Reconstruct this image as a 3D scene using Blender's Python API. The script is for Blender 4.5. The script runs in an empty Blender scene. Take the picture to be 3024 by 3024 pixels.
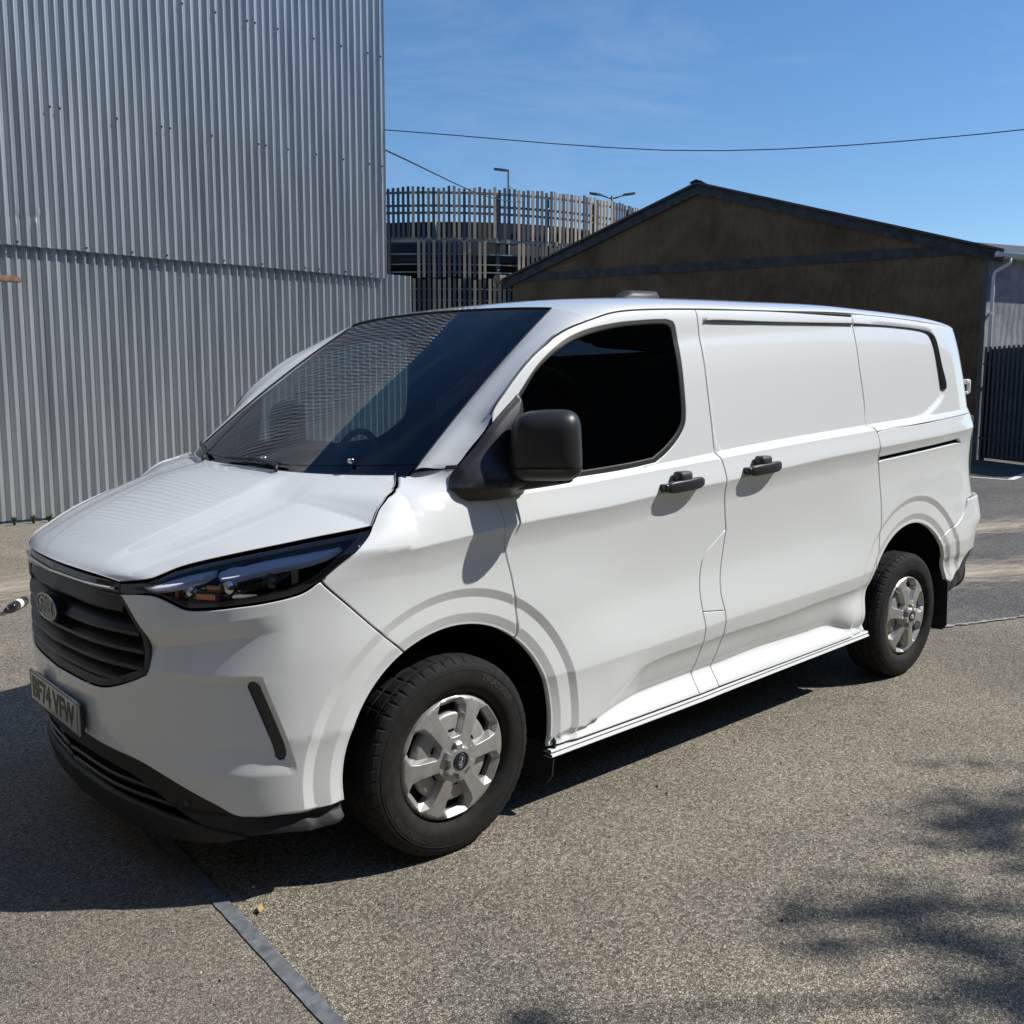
import bpy, bmesh, math, random
import numpy as np
from mathutils import Vector, Matrix
from mathutils.geometry import delaunay_2d_cdt

random.seed(7); rng = np.random.default_rng(7)
SC = bpy.context.scene
COL = SC.collection

# ------------------------------------------------------------------ camera
CAM = np.array([-1.9105, -3.4262, 1.5651])
yaw, pitch, roll = 0.847617, -0.129163, 0.0023
fw = np.array([math.cos(yaw)*math.cos(pitch), math.sin(yaw)*math.cos(pitch), math.sin(pitch)])
rt = np.array([math.sin(yaw), -math.cos(yaw), 0.0]); up = np.cross(rt, fw)
rt2 = math.cos(roll)*rt + math.sin(roll)*up; up2 = -math.sin(roll)*rt + math.cos(roll)*up
cd = bpy.data.cameras.new('camera'); cam = bpy.data.objects.new('camera', cd); COL.objects.link(cam)
M = Matrix.Identity(4)
for i in range(3):
    M[i][0], M[i][1], M[i][2], M[i][3] = rt2[i], up2[i], -fw[i], CAM[i]
cam.matrix_world = M
cd.sensor_width = 36.0; cd.lens = 2871.26/3024*36.0; cd.clip_start = 0.05; cd.clip_end = 2000
SC.camera = cam
SC.cycles.max_bounces = 8; SC.cycles.diffuse_bounces = 3; SC.cycles.glossy_bounces = 4; SC.cycles.transparent_max_bounces = 8

# ------------------------------------------------------------------ sky and sun
SA, SB = 0.72, 0.60                       # sun stands at (+SA, -SB, +1)
sd = Vector((SA, -SB, 1.0)).normalized()
elev = math.asin(sd.z)
world = bpy.data.worlds.new('World'); SC.world = world; world.use_nodes = True
nt = world.node_tree; nt.nodes.clear()
out = nt.nodes.new('ShaderNodeOutputWorld'); bg = nt.nodes.new('ShaderNodeBackground')
sky = nt.nodes.new('ShaderNodeTexSky'); sky.sky_type = 'NISHITA'; sky.sun_disc = False
sky.sun_elevation = elev; sky.sun_rotation = math.atan2(sd.x, sd.y)
sky.air_density = 1.0; sky.dust_density = 0.05; sky.ozone_density = 5.0
tc = nt.nodes.new('ShaderNodeTexCoord'); mp = nt.nodes.new('ShaderNodeMapping'); mp.inputs['Scale'].default_value = (1.0, 1.0, 4.5)
mp.inputs['Rotation'].default_value = (0.15, 0.1, 0.6)
nz = nt.nodes.new('ShaderNodeTexNoise'); nz.inputs['Scale'].default_value = 2.4; nz.inputs['Detail'].default_value = 7; nz.inputs['Roughness'].default_value = 0.62; nz.inputs['Distortion'].default_value = 0.8
cr = nt.nodes.new('ShaderNodeValToRGB'); cr.color_ramp.elements[0].position = 0.50; cr.color_ramp.elements[1].position = 0.86
cr.color_ramp.elements[0].color = (0, 0, 0, 1); cr.color_ramp.elements[1].color = (0.16, 0.16, 0.16, 1)
mx = nt.nodes.new('ShaderNodeMixRGB'); mx.inputs[2].default_value = (7.0, 7.6, 8.4, 1)
nt.links.new(tc.outputs['Generated'], mp.inputs[0]); nt.links.new(mp.outputs[0], nz.inputs['Vector']); nt.links.new(nz.outputs['Fac'], cr.inputs[0])
nt.links.new(cr.outputs[0], mx.inputs[0]); hsv = nt.nodes.new('ShaderNodeHueSaturation'); hsv.inputs['Saturation'].default_value = 1.12; nt.links.new(sky.outputs[0], hsv.inputs['Color']); nt.links.new(hsv.outputs[0], mx.inputs[1]); nt.links.new(mx.outputs[0], bg.inputs[0])
nt.links.new(bg.outputs[0], out.inputs[0]); bg.inputs[1].default_value = 0.11
sl = bpy.data.lights.new('sun', 'SUN'); sl.energy = 4.3; sl.angle = math.radians(0.53); sl.color = (1.0, 0.955, 0.89)
so = bpy.data.objects.new('sun', sl); COL.objects.link(so); so.rotation_euler = sd.to_track_quat('Z', 'Y').to_euler()
so.location = (8, -8, 12)
vs_ = SC.view_settings; vs_.view_transform = 'Standard'; vs_.look = 'None'; vs_.exposure = 0.28; vs_.gamma = 1.0; vs_.use_curve_mapping = False

# ------------------------------------------------------------------ materials
MATS = {}
def new_mat(name):
    m = bpy.data.materials.new(name); m.use_nodes = True; m.node_tree.nodes.clear(); MATS[name] = m
    n = m.node_tree.nodes; o = n.new('ShaderNodeOutputMaterial'); return m, m.node_tree, o
def pmat(name, col, rough=0.5, metal=0.0, coat=0.0, coat_rough=0.03, spec=0.5, noise=None, bump=None, emis=None):
    m, t, o = new_mat(name); p = t.nodes.new('ShaderNodeBsdfPrincipled'); t.links.new(p.outputs[0], o.inputs[0])
    p.inputs['Base Color'].default_value = (*col, 1); p.inputs['Roughness'].default_value = rough; p.inputs['Metallic'].default_value = metal
    p.inputs['Coat Weight'].default_value = coat; p.inputs['Coat Roughness'].default_value = coat_rough; p.inputs['Specular IOR Level'].default_value = spec
    if noise or bump:
        c = t.nodes.new('ShaderNodeTexCoord')
    if noise:                               # (scale, detail, amount)
        z = t.nodes.new('ShaderNodeTexNoise'); z.inputs['Scale'].default_value = noise[0]; z.inputs['Detail'].default_value = noise[1]
        r = t.nodes.new('ShaderNodeValToRGB'); a = noise[2]
        r.color_ramp.elements[0].position = 0.3; r.color_ramp.elements[1].position = 0.7
        r.color_ramp.elements[0].color = (*[max(0, v*(1-a)) for v in col], 1); r.color_ramp.elements[1].color = (*[min(1, v*(1+a)) for v in col], 1)
        t.links.new(c.outputs['Object'], z.inputs['Vector']); t.links.new(z.outputs['Fac'], r.inputs[0]); t.links.new(r.outputs[0], p.inputs['Base Color'])
    if bump:                                # (scale, strength, distance)
        z = t.nodes.new('ShaderNodeTexNoise'); z.inputs['Scale'].default_value = bump[0]; z.inputs['Detail'].default_value = 3
        b = t.nodes.new('ShaderNodeBump'); b.inputs['Strength'].default_value = bump[1]; b.inputs['Distance'].default_value = bump[2]
        t.links.new(c.outputs['Object'], z.inputs['Vector']); t.links.new(z.outputs['Fac'], b.inputs['Height']); t.links.new(b.outputs[0], p.inputs['Normal'])
    return m
pmat('paint', (0.735, 0.765, 0.76), 0.45, coat=1.0, coat_rough=0.015)
pmat('plastic', (0.020, 0.021, 0.022), 0.42, bump=(900, 0.15, 0.0006))
pmat('plastic_grey', (0.035, 0.034, 0.033), 0.5, bump=(900, 0.15, 0.0006))
pmat('gloss_black', (0.006, 0.006, 0.007), 0.08, coat=0.5)
pmat('rubber', (0.012, 0.012, 0.012), 0.6)
pmat('dark', (0.006, 0.006, 0.006), 0.9, spec=0.1)
pmat('tyre', (0.013, 0.0125, 0.012), 0.8, spec=0.3, noise=(30, 4, 0.35), bump=(160, 0.25, 0.001))
pmat('tyre_text', (0.024, 0.023, 0.022), 0.7)
pmat('hubcap', (0.40, 0.395, 0.38), 0.42, metal=0.55, noise=(25, 6, 0.14))
pmat('hubcap_dish', (0.36, 0.35, 0.335), 0.5, metal=0.45, noise=(18, 5, 0.2))
pmat('chrome', (0.75, 0.75, 0.75), 0.12, metal=1.0)
pmat('badge_silver', (0.62, 0.63, 0.66), 0.3, metal=0.7)
pmat('badge_field', (0.006, 0.008, 0.014), 0.25, coat=0.2)
pmat('plate_white', (0.38, 0.38, 0.365), 0.35, coat=0.6, coat_rough=0.05)
pmat('plate_black', (0.012, 0.012, 0.012), 0.4)
pmat('interior', (0.055, 0.058, 0.062), 0.75)
pmat('interior_grey', (0.10, 0.105, 0.11), 0.8)
pmat('lamp_pale', (0.80, 0.87, 0.98), 0.35)
pmat('lamp_orange', (0.55, 0.22, 0.10), 0.2, metal=0.5)
pmat('tail_red', (0.25, 0.01, 0.01), 0.15, coat=0.5)
pmat('steel_post', (0.10, 0.11, 0.12), 0.5, metal=0.5)
pmat('white_upvc', (0.72, 0.73, 0.73), 0.35)
pmat('fence_paint', (0.034, 0.041, 0.050), 0.55, noise=(3, 4, 0.3))
pmat('fascia', (0.040, 0.048, 0.056), 0.75, noise=(6, 9, 0.5))
pmat('roof_sheet', (0.06, 0.062, 0.065), 0.7, noise=(4, 5, 0.3))
pmat('timber', (0.20, 0.125, 0.075), 0.75, noise=(12, 6, 0.3))
pmat('slat_tan', (0.34, 0.27, 0.19), 0.6, noise=(0.6, 3, 0.25))
pmat('slat_dark', (0.055, 0.062, 0.072), 0.6, noise=(0.6, 3, 0.25))
pmat('slat_brown', (0.11, 0.085, 0.065), 0.6, noise=(0.6, 3, 0.25))
pmat('concrete_dark', (0.03, 0.032, 0.036), 0.85, noise=(0.5, 5, 0.3))
pmat('rail_grey', (0.22, 0.235, 0.25), 0.6)
pmat('road_paint', (0.72, 0.70, 0.62), 0.7, noise=(8, 6, 0.25))
pmat('bark', (0.09, 0.07, 0.05), 0.9, noise=(14, 6, 0.4), bump=(20, 0.6, 0.02))
pmat('bottle_label', (0.78, 0.80, 0.80), 0.4)
pmat('bottle_dark', (0.02, 0.015, 0.012), 0.12, coat=0.8)
pmat('weed', (0.10, 0.11, 0.035), 0.8, noise=(20, 3, 0.5))
pmat('dry_leaf', (0.45, 0.32, 0.12), 0.7)
pmat('grit_white', (0.62, 0.60, 0.55), 0.8)
pmat('grit_dark', (0.02, 0.02, 0.02), 0.8)

def glass_mat(name, tint, gloss=0.0, ior=1.5):
    m, t, o = new_mat(name); tr_ = t.nodes.new('ShaderNodeBsdfTransparent'); gl = t.nodes.new('ShaderNodeBsdfGlossy')
    fr = t.nodes.new('ShaderNodeFresnel'); fr.inputs['IOR'].default_value = ior; mi = t.nodes.new('ShaderNodeMixShader')
    tr_.inputs[0].default_value = (*tint, 1); gl.inputs['Roughness'].default_value = gloss
    t.links.new(fr.outputs[0], mi.inputs[0]); t.links.new(tr_.outputs[0], mi.inputs[1]); t.links.new(gl.outputs[0], mi.inputs[2]); t.links.new(mi.outputs[0], o.inputs[0])
glass_mat('screen_glass', (0.64, 0.76, 0.74), ior=1.7)
glass_mat('window_glass', (0.34, 0.40, 0.41), ior=1.45)
glass_mat('lens', (0.97, 0.98, 1.0), ior=1.42)
glass_mat('bottle_clear', (0.62, 0.60, 0.55), gloss=0.05, ior=1.5)

def leaf_mat():
    m, t, o = new_mat('leaf'); d = t.nodes.new('ShaderNodeBsdfDiffuse'); r = t.nodes.new('ShaderNodeBsdfTranslucent'); mi = t.nodes.new('ShaderNodeMixShader')
    d.inputs[0].default_value = (0.05, 0.10, 0.03, 1); r.inputs[0].default_value = (0.08, 0.14, 0.03, 1); mi.inputs[0].default_value = 0.3
    t.links.new(d.outputs[0], mi.inputs[1]); t.links.new(r.outputs[0], mi.inputs[2]); t.links.new(mi.outputs[0], o.inputs[0])
leaf_mat()

def asphalt(name, c0, c1, c2, scale, bumpd, dirt):
    """worn tarmac: pale stones in darker binder"""
    m, t, o = new_mat(name); N = t.nodes.new; L = t.links.new
    p = N('ShaderNodeBsdfPrincipled'); L(p.outputs[0], o.inputs[0]); p.inputs['Roughness'].default_value = 0.88; p.inputs['Specular IOR Level'].default_value = 0.25
    c = N('ShaderNodeTexCoord')
    wn = N('ShaderNodeTexNoise'); wn.inputs['Scale'].default_value = scale*0.6; wn.inputs['Detail'].default_value = 2
    wm = N('ShaderNodeMixRGB'); wm.blend_type = 'ADD'; wm.inputs[0].default_value = 0.008; L(c.outputs['Object'], wm.inputs[1]); L(c.outputs['Object'], wn.inputs['Vector']); L(wn.outputs['Color'], wm.inputs[2])
    v = N('ShaderNodeTexVoronoi'); v.inputs['Scale'].default_value = scale; v.inputs['Randomness'].default_value = 1.0; L(wm.outputs[0], v.inputs['Vector'])
    ve = N('ShaderNodeTexVoronoi'); ve.feature = 'DISTANCE_TO_EDGE'; ve.inputs['Scale'].default_value = scale; L(wm.outputs[0], ve.inputs['Vector'])
    hs = N('ShaderNodeSeparateColor'); L(v.outputs['Color'], hs.inputs[0])
    r1 = N('ShaderNodeValToRGB'); e = r1.color_ramp.elements; e[0].color = (*c0, 1); e[1].color = (*c2, 1); e[0].position = 0.02; e[1].position = 0.98
    x = e.new(0.25); x.color = (*[0.5*(a+b) for a, b in zip(c0, c1)], 1); x = e.new(0.6); x.color = (*c1, 1)
    L(hs.outputs[0], r1.inputs[0])
    r2 = N('ShaderNodeValToRGB'); r2.color_ramp.elements[0].position = 0.02; r2.color_ramp.elements[1].position = 0.13; r2.color_ramp.elements[0].color = (0.28, 0.27, 0.26, 1); r2.color_ramp.elements[1].color = (1, 1, 1, 1)
    L(ve.outputs[0], r2.inputs[0])
    mu = N('ShaderNodeMixRGB'); mu.blend_type = 'MULTIPLY'; mu.inputs[0].default_value = 0.85; L(r1.outputs[0], mu.inputs[1]); L(r2.outputs[0], mu.inputs[2])
    # large-scale wear
    n1 = N('ShaderNodeTexNoise'); n1.inputs['Scale'].default_value = 0.9; n1.inputs['Detail'].default_value = 8; n1.inputs['Roughness'].default_value = 0.6; L(c.outputs['Object'], n1.inputs['Vector'])
    r3 = N('ShaderNodeValToRGB'); r3.color_ramp.elements[0].position = 0.3; r3.color_ramp.elements[1].position = 0.72
    r3.color_ramp.elements[0].color = (0.74, 0.75, 0.78, 1); r3.color_ramp.elements[1].color = (1.22, 1.20, 1.14, 1); L(n1.outputs['Fac'], r3.inputs[0])
    mu2 = N('ShaderNodeMixRGB'); mu2.blend_type = 'MULTIPLY'; mu2.inputs[0].default_value = 1; L(mu.outputs[0], mu2.inputs[1]); L(r3.outputs[0], mu2.inputs[2])
    # pits and missing stones
    n2 = N('ShaderNodeTexNoise'); n2.inputs['Scale'].default_value = scale*0.42; n2.inputs['Detail'].default_value = 4; n2.inputs['Roughness'].default_value = 0.7; L(c.outputs['Object'], n2.inputs['Vector'])
    r4 = N('ShaderNodeValToRGB'); r4.color_ramp.elements[0].position = 0.33; r4.color_ramp.elements[1].position = 0.44; r4.color_ramp.elements[0].color = (0.25, 0.24, 0.23, 1); r4.color_ramp.elements[1].color = (1, 1, 1, 1); L(n2.outputs['Fac'], r4.inputs[0])
    mu3 = N('ShaderNodeMixRGB'); mu3.blend_type = 'MULTIPLY'; mu3.inputs[0].default_value = 0.8; L(mu2.outputs[0], mu3.inputs[1]); L(r4.outputs[0], mu3.inputs[2])
    # dusty streaks
    mpp = N('ShaderNodeMapping'); mpp.inputs['Rotation'].default_value = (0, 0, 0.35); mpp.inputs['Scale'].default_value = (0.35, 1.7, 1); L(c.outputs['Object'], mpp.inputs[0])
    n3 = N('ShaderNodeTexNoise'); n3.inputs['Scale'].default_value = 0.8; n3.inputs['Detail'].default_value = 9; n3.inputs['Roughness'].default_value = 0.7; L(mpp.outputs[0], n3.inputs['Vector'])
    r5 = N('ShaderNodeValToRGB'); r5.color_ramp.elements[0].position = 0.60; r5.color_ramp.elements[1].position = 0.85; r5.color_ramp.elements[0].color = (0, 0, 0, 1); r5.color_ramp.elements[1].color = (dirt, dirt, dirt, 1); L(n3.outputs['Fac'], r5.inputs[0])
    mu4 = N('ShaderNodeMixRGB'); mu4.inputs[2].default_value = (0.36, 0.31, 0.23, 1); L(r5.outputs[0], mu4.inputs[0]); L(mu3.outputs[0], mu4.inputs[1])
    L(mu4.outputs[0], p.inputs['Base Color'])
    ad = N('ShaderNodeMath'); ad.operation = 'MULTIPLY_ADD'; L(r2.outputs[0], ad.inputs[0]); ad.inputs[1].default_value = 0.6; L(n2.outputs['Fac'], ad.inputs[2])
    ad2 = N('ShaderNodeMath'); ad2.operation = 'MULTIPLY_ADD'; L(hs.outputs[1], ad2.inputs[0]); ad2.inputs[1].default_value = 0.7; L(ad.outputs[0], ad2.inputs[2])
    b = N('ShaderNodeBump'); b.inputs['Strength'].default_value = 1.0; b.inputs['Distance'].default_value = bumpd; L(ad2.outputs[0], b.inputs['Height']); L(b.outputs[0], p.inputs['Normal'])
asphalt('tarmac_coarse', (0.16, 0.147, 0.118), (0.36, 0.325, 0.258), (0.53, 0.48, 0.385), 140, 0.005, 0.35)
asphalt('tarmac_fine', (0.17, 0.156, 0.13), (0.335, 0.302, 0.246), (0.48, 0.44, 0.36), 190, 0.004, 0.25)
asphalt('tarmac_grey', (0.08, 0.08, 0.08), (0.19, 0.185, 0.175), (0.32, 0.31, 0.285), 110, 0.004, 0.35)

def steel_mat():
    """weathered galvanised sheet"""
    m, t, o = new_mat('galvanised'); N = t.nodes.new; L = t.links.new
    p = N('ShaderNodeBsdfPrincipled'); L(p.outputs[0], o.inputs[0]); p.inputs['Metallic'].default_value = 0.6; p.inputs['Roughness'].default_value = 0.36
    c = N('ShaderNodeTexCoord'); mp_ = N('ShaderNodeMapping'); mp_.inputs['Scale'].default_value = (6, 6, 0.5); L(c.outputs['Object'], mp_.inputs[0])
    n = N('ShaderNodeTexNoise'); n.inputs['Scale'].default_value = 1.12; n.inputs['Detail'].default_value = 7; L(mp_.outputs[0], n.inputs['Vector'])
    r = N('ShaderNodeValToRGB'); r.color_ramp.elements[0].position = 0.3; r.color_ramp.elements[1].position = 0.7; r.color_ramp.elements[0].color = (0.37, 0.405, 0.425, 1); r.color_ramp.elements[1].color = (0.54, 0.575, 0.59, 1)
    L(n.outputs['Fac'], r.inputs[0]); L(r.outputs[0], p.inputs['Base Color'])
    n2 = N('ShaderNodeTexNoise'); n2.inputs['Scale'].default_value = 2.5; n2.inputs['Detail'].default_value = 3; L(c.outputs['Object'], n2.inputs['Vector'])
    b = N('ShaderNodeBump'); b.inputs['Strength'].default_value = 0.35; b.inputs['Distance'].default_value = 0.01; L(n2.outputs['Fac'], b.inputs['Height']); L(b.outputs[0], p.inputs['Normal'])
steel_mat()
def render_mat(name, c0, c1, scale, bs, lines):
    m, t, o = new_mat(name); N = t.nodes.new; L = t.links.new
    p = N('ShaderNodeBsdfPrincipled'); L(p.outputs[0], o.inputs[0]); p.inputs['Roughness'].default_value = 0.9; p.inputs['Specular IOR Level'].default_value = 0.2
    c = N('ShaderNodeTexCoord'); n = N('ShaderNodeTexNoise'); n.inputs['Scale'].default_value = scale; n.inputs['Detail'].default_value = 9; n.inputs['Roughness'].default_value = 0.65; n.inputs['Distortion'].default_value = 0.6; L(c.outputs['Object'], n.inputs['Vector'])
    r = N('ShaderNodeValToRGB'); r.color_ramp.elements[0].position = 0.32; r.color_ramp.elements[1].position = 0.68; r.color_ramp.elements[0].color = (*c0, 1); r.color_ramp.elements[1].color = (*c1, 1)
    L(n.outputs['Fac'], r.inputs[0]); L(r.outputs[0], p.inputs['Base Color'])
    w = N('ShaderNodeTexWave'); w.inputs['Scale'].default_value = lines; w.inputs['Distortion'].default_value = 9; w.inputs['Detail'].default_value = 3; w.inputs['Detail Scale'].default_value = 0.6; L(c.outputs['Object'], w.inputs['Vector'])
    b = N('ShaderNodeBump'); b.inputs['Strength'].default_value = bs; b.inputs['Distance'].default_value = 0.02; L(w.outputs['Fac'], b.inputs['Height']); L(b.outputs[0], p.inputs['Normal'])
render_mat('render_brown', (0.095, 0.062, 0.036), (0.19, 0.128, 0.076), 0.9, 0.5, 5)
render_mat('render_grey', (0.22, 0.225, 0.23), (0.44, 0.445, 0.45), 1.4, 0.3, 2)

# ------------------------------------------------------------------ mesh helpers
def obj(name, V, F, mat, parent=None, smooth=True, normals=None, label=None, cat=None, group=None, kind=None):
    me = bpy.data.meshes.new(name); me.from_pydata([tuple(map(float, v)) for v in V], [], [tuple(int(i) for i in f) for f in F]); me.update()
    if mat: me.materials.append(MATS[mat])
    if smooth: me.polygons.foreach_set('use_smooth', [True]*len(me.polygons))
    if normals is not None: me.normals_split_custom_set_from_vertices([tuple(map(float, n)) for n in normals])
    o = bpy.data.objects.new(name, me); COL.objects.link(o)
    if parent: o.parent = parent
    tag(o, label, cat, group, kind); return o
def tag(o, label=None, cat=None, group=None, kind=None):
    for k, v in (('label', label), ('category', cat), ('group', group), ('kind', kind)):
        if v: o[k] = v
def empty(name, loc=(0, 0, 0), **k):
    o = bpy.data.objects.new(name, None); COL.objects.link(o); o.location = loc; o.empty_display_size = 0.1; tag(o, **k); return o
def mirror_obj(o, parent=None, name=None):
    me = o.data.copy(); n = len(me.vertices); co = np.zeros(n*3); me.vertices.foreach_get('co', co); co = co.reshape(-1, 3)
    V = co*np.array([1, -1, 1]); F = [tuple(reversed(p.vertices)) for p in me.polygons]
    nm = None
    if o.get('_n') is not None: nm = NORMS[o['_n']]*np.array([1, -1, 1])
    q = obj(name or o.name.split('.')[0], V, F, me.materials[0].name if me.materials else None, parent or o.parent, True, nm)
    for i, p in enumerate(o.data.polygons): q.data.polygons[i].use_smooth = p.use_smooth
    bpy.data.meshes.remove(me); return q
NORMS = []
def box(cx, cy, cz, sx, sy, sz):
    x, y, z = sx/2, sy/2, sz/2
    V = [(cx+a*x, cy+b*y, cz+c*z) for a in (-1, 1) for b in (-1, 1) for c in (-1, 1)]
    F = [(0, 1, 3, 2), (4, 6, 7, 5), (0, 4, 5, 1), (2, 3, 7, 6), (0, 2, 6, 4), (1, 5, 7, 3)]
    return V, F
def bbox(cx, cy, cz, sx, sy, sz, b=0.01, seg=2):
    bm = bmesh.new(); bmesh.ops.create_cube(bm, size=1.0, matrix=Matrix.Translation((cx, cy, cz)) @ Matrix.Diagonal((sx, sy, sz, 1)))
    bmesh.ops.bevel(bm, geom=bm.edges[:], offset=b, segments=seg, affect='EDGES', profile=0.6)
    V = [v.co[:] for v in bm.verts]; bm.verts.index_update(); F = [[v.index for v in f.verts] for f in bm.faces]; bm.free(); return V, F
def merge(*parts):
    V = []; F = []
    for v, f in parts:
        n = len(V); V += list(v); F += [tuple(i+n for i in q) for q in f]
    return V, F
def tube(P, r, seg=8, cap=True):
    P = [np.array(p, float) for p in P]; n = len(P); R = r if hasattr(r, '__len__') else [r]*n
    V = []; F = []; prev = None
    for i in range(n):
        d = P[min(i+1, n-1)]-P[max(i-1, 0)]; d /= np.linalg.norm(d)+1e-12
        a = np.cross(d, [0, 0, 1.0]) if prev is None else prev-d*(prev@d)
        if np.linalg.norm(a) < 1e-4: a = np.cross(d, [1.0, 0, 0])
        a /= np.linalg.norm(a); prev = a; b = np.cross(d, a)
        for k in range(seg):
            t = 2*math.pi*k/seg; V.append(P[i]+R[i]*(math.cos(t)*a+math.sin(t)*b))
    for i in range(n-1):
        for k in range(seg):
            k2 = (k+1) % seg; F.append((i*seg+k, i*seg+k2, (i+1)*seg+k2, (i+1)*seg+k))
    if cap: F.append(tuple(range(seg-1, -1, -1))); F.append(tuple((n-1)*seg+k for k in range(seg)))
    return V, F
def grid(nu, nv, fn, flip=False):
    V = [fn(i/(nu-1), j/(nv-1)) for i in range(nu) for j in range(nv)]
    F = []
    for i in range(nu-1):
        for j in range(nv-1):
            q = (i*nv+j, (i+1)*nv+j, (i+1)*nv+j+1, i*nv+j+1); F.append(q[::-1] if flip else q)
    return V, F
def prism(poly, axis_pts):
    """extrude closed 3D polygon list A to list B"""
    A, B = poly, axis_pts; n = len(A); V = list(A)+list(B)
    F = [tuple(range(n-1, -1, -1)), tuple(range(n, 2*n))]+[(i, (i+1) % n, n+(i+1) % n, n+i) for i in range(n)]
    return V, F
def catmull(P, step):
    P = [np.array(p, float) for p in P]
    if len(P) == 2: Q = [P[0], P[1]]
    else:
        Q = []
        E = [2*P[0]-P[1]]+P+[2*P[-1]-P[-2]]
        for i in range(1, len(E)-2):
            a, b, c, d = E[i-1:i+3]
            da = max(np.linalg.norm(b-a), 1e-6)**.5; db = max(np.linalg.norm(c-b), 1e-6)**.5; dc = max(np.linalg.norm(d-c), 1e-6)**.5
            m1 = (c-b)+db*((b-a)/da-(c-a)/(da+db)); m2 = (c-b)+db*((d-c)/dc-(d-b)/(db+dc))
            for k in range(8):
                t = k/8; Q.append((2*t**3-3*t**2+1)*b+(t**3-2*t**2+t)*m1+(-2*t**3+3*t**2)*c+(t**3-t**2)*m2)
        Q.append(P[-1])
    Q = np.array(Q); L = np.concatenate([[0], np.cumsum(np.linalg.norm(np.diff(Q, axis=0), axis=1))])
    n = max(1, int(math.ceil(L[-1]/step))); s = np.linspace(0, L[-1], n+1)
    return np.stack([np.interp(s, L, Q[:, k]) for k in range(Q.shape[1])], 1)
def outline(segs, step=0.015):
    """closed outline made of smooth segments that meet at corners"""
    pts = []
    for i, sg in enumerate(segs):
        nxt = segs[(i+1) % len(segs)][0]; s = list(sg)
        if np.linalg.norm(np.array(s[-1])-np.array(nxt)) > 1e-6: s = s+[nxt]
        pts.append(catmull(s, step)[:-1])
    P = np.concatenate(pts); keep = np.linalg.norm(P-np.roll(P, 1, 0), axis=1) > 1e-4; P = P[keep]
    a = 0.5*np.sum(P[:, 0]*np.roll(P[:, 1], -1)-np.roll(P[:, 0], -1)*P[:, 1])
    return P if a > 0 else P[::-1].copy()
def inset(P, d):
    e = np.roll(P, -1, 0)-P; e /= np.linalg.norm(e, axis=1)[:, None]+1e-12
    n = np.stack([-e[:, 1], e[:, 0]], 1); m = n+np.roll(n, 1, 0); l = np.linalg.norm(m, axis=1)[:, None]; m /= l+1e-9
    c = np.clip(np.sum(m*n, 1), 0.5, 1)[:, None]
    return P+m*d/c, -m
def inside(P, q):
    x, y = q[:, 0], q[:, 1]; r = np.zeros(len(q), bool); a = P; b = np.roll(P, -1, 0)
    for (x0, y0), (x1, y1) in zip(a, b):
        c = (y0 > y) != (y1 > y)
        if y0 != y1: r ^= c & (x < (x1-x0)*(y-y0)/(y1-y0)+x0)
    return r
def sdist(P, q):
    """signed distance, negative inside"""
    d = np.full(len(q), 1e9)
    for a, b in zip(P, np.roll(P, -1, 0)):
        e = b-a; t = np.clip(((q-a)@e)/(e@e+1e-12), 0, 1); d = np.minimum(d, np.linalg.norm(q-a-t[:, None]*e, axis=1))
    return np.where(inside(P, q), -d, d)
def surf_normals(S, uv, h=0.0015):
    du = S(uv[:, 0]+h, uv[:, 1])-S(uv[:, 0]-h, uv[:, 1]); dv = S(uv[:, 0], uv[:, 1]+h)-S(uv[:, 0], uv[:, 1]-h)
    n = np.cross(du, dv); return n/(np.linalg.norm(n, axis=1)[:, None]+1e-12)
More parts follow.
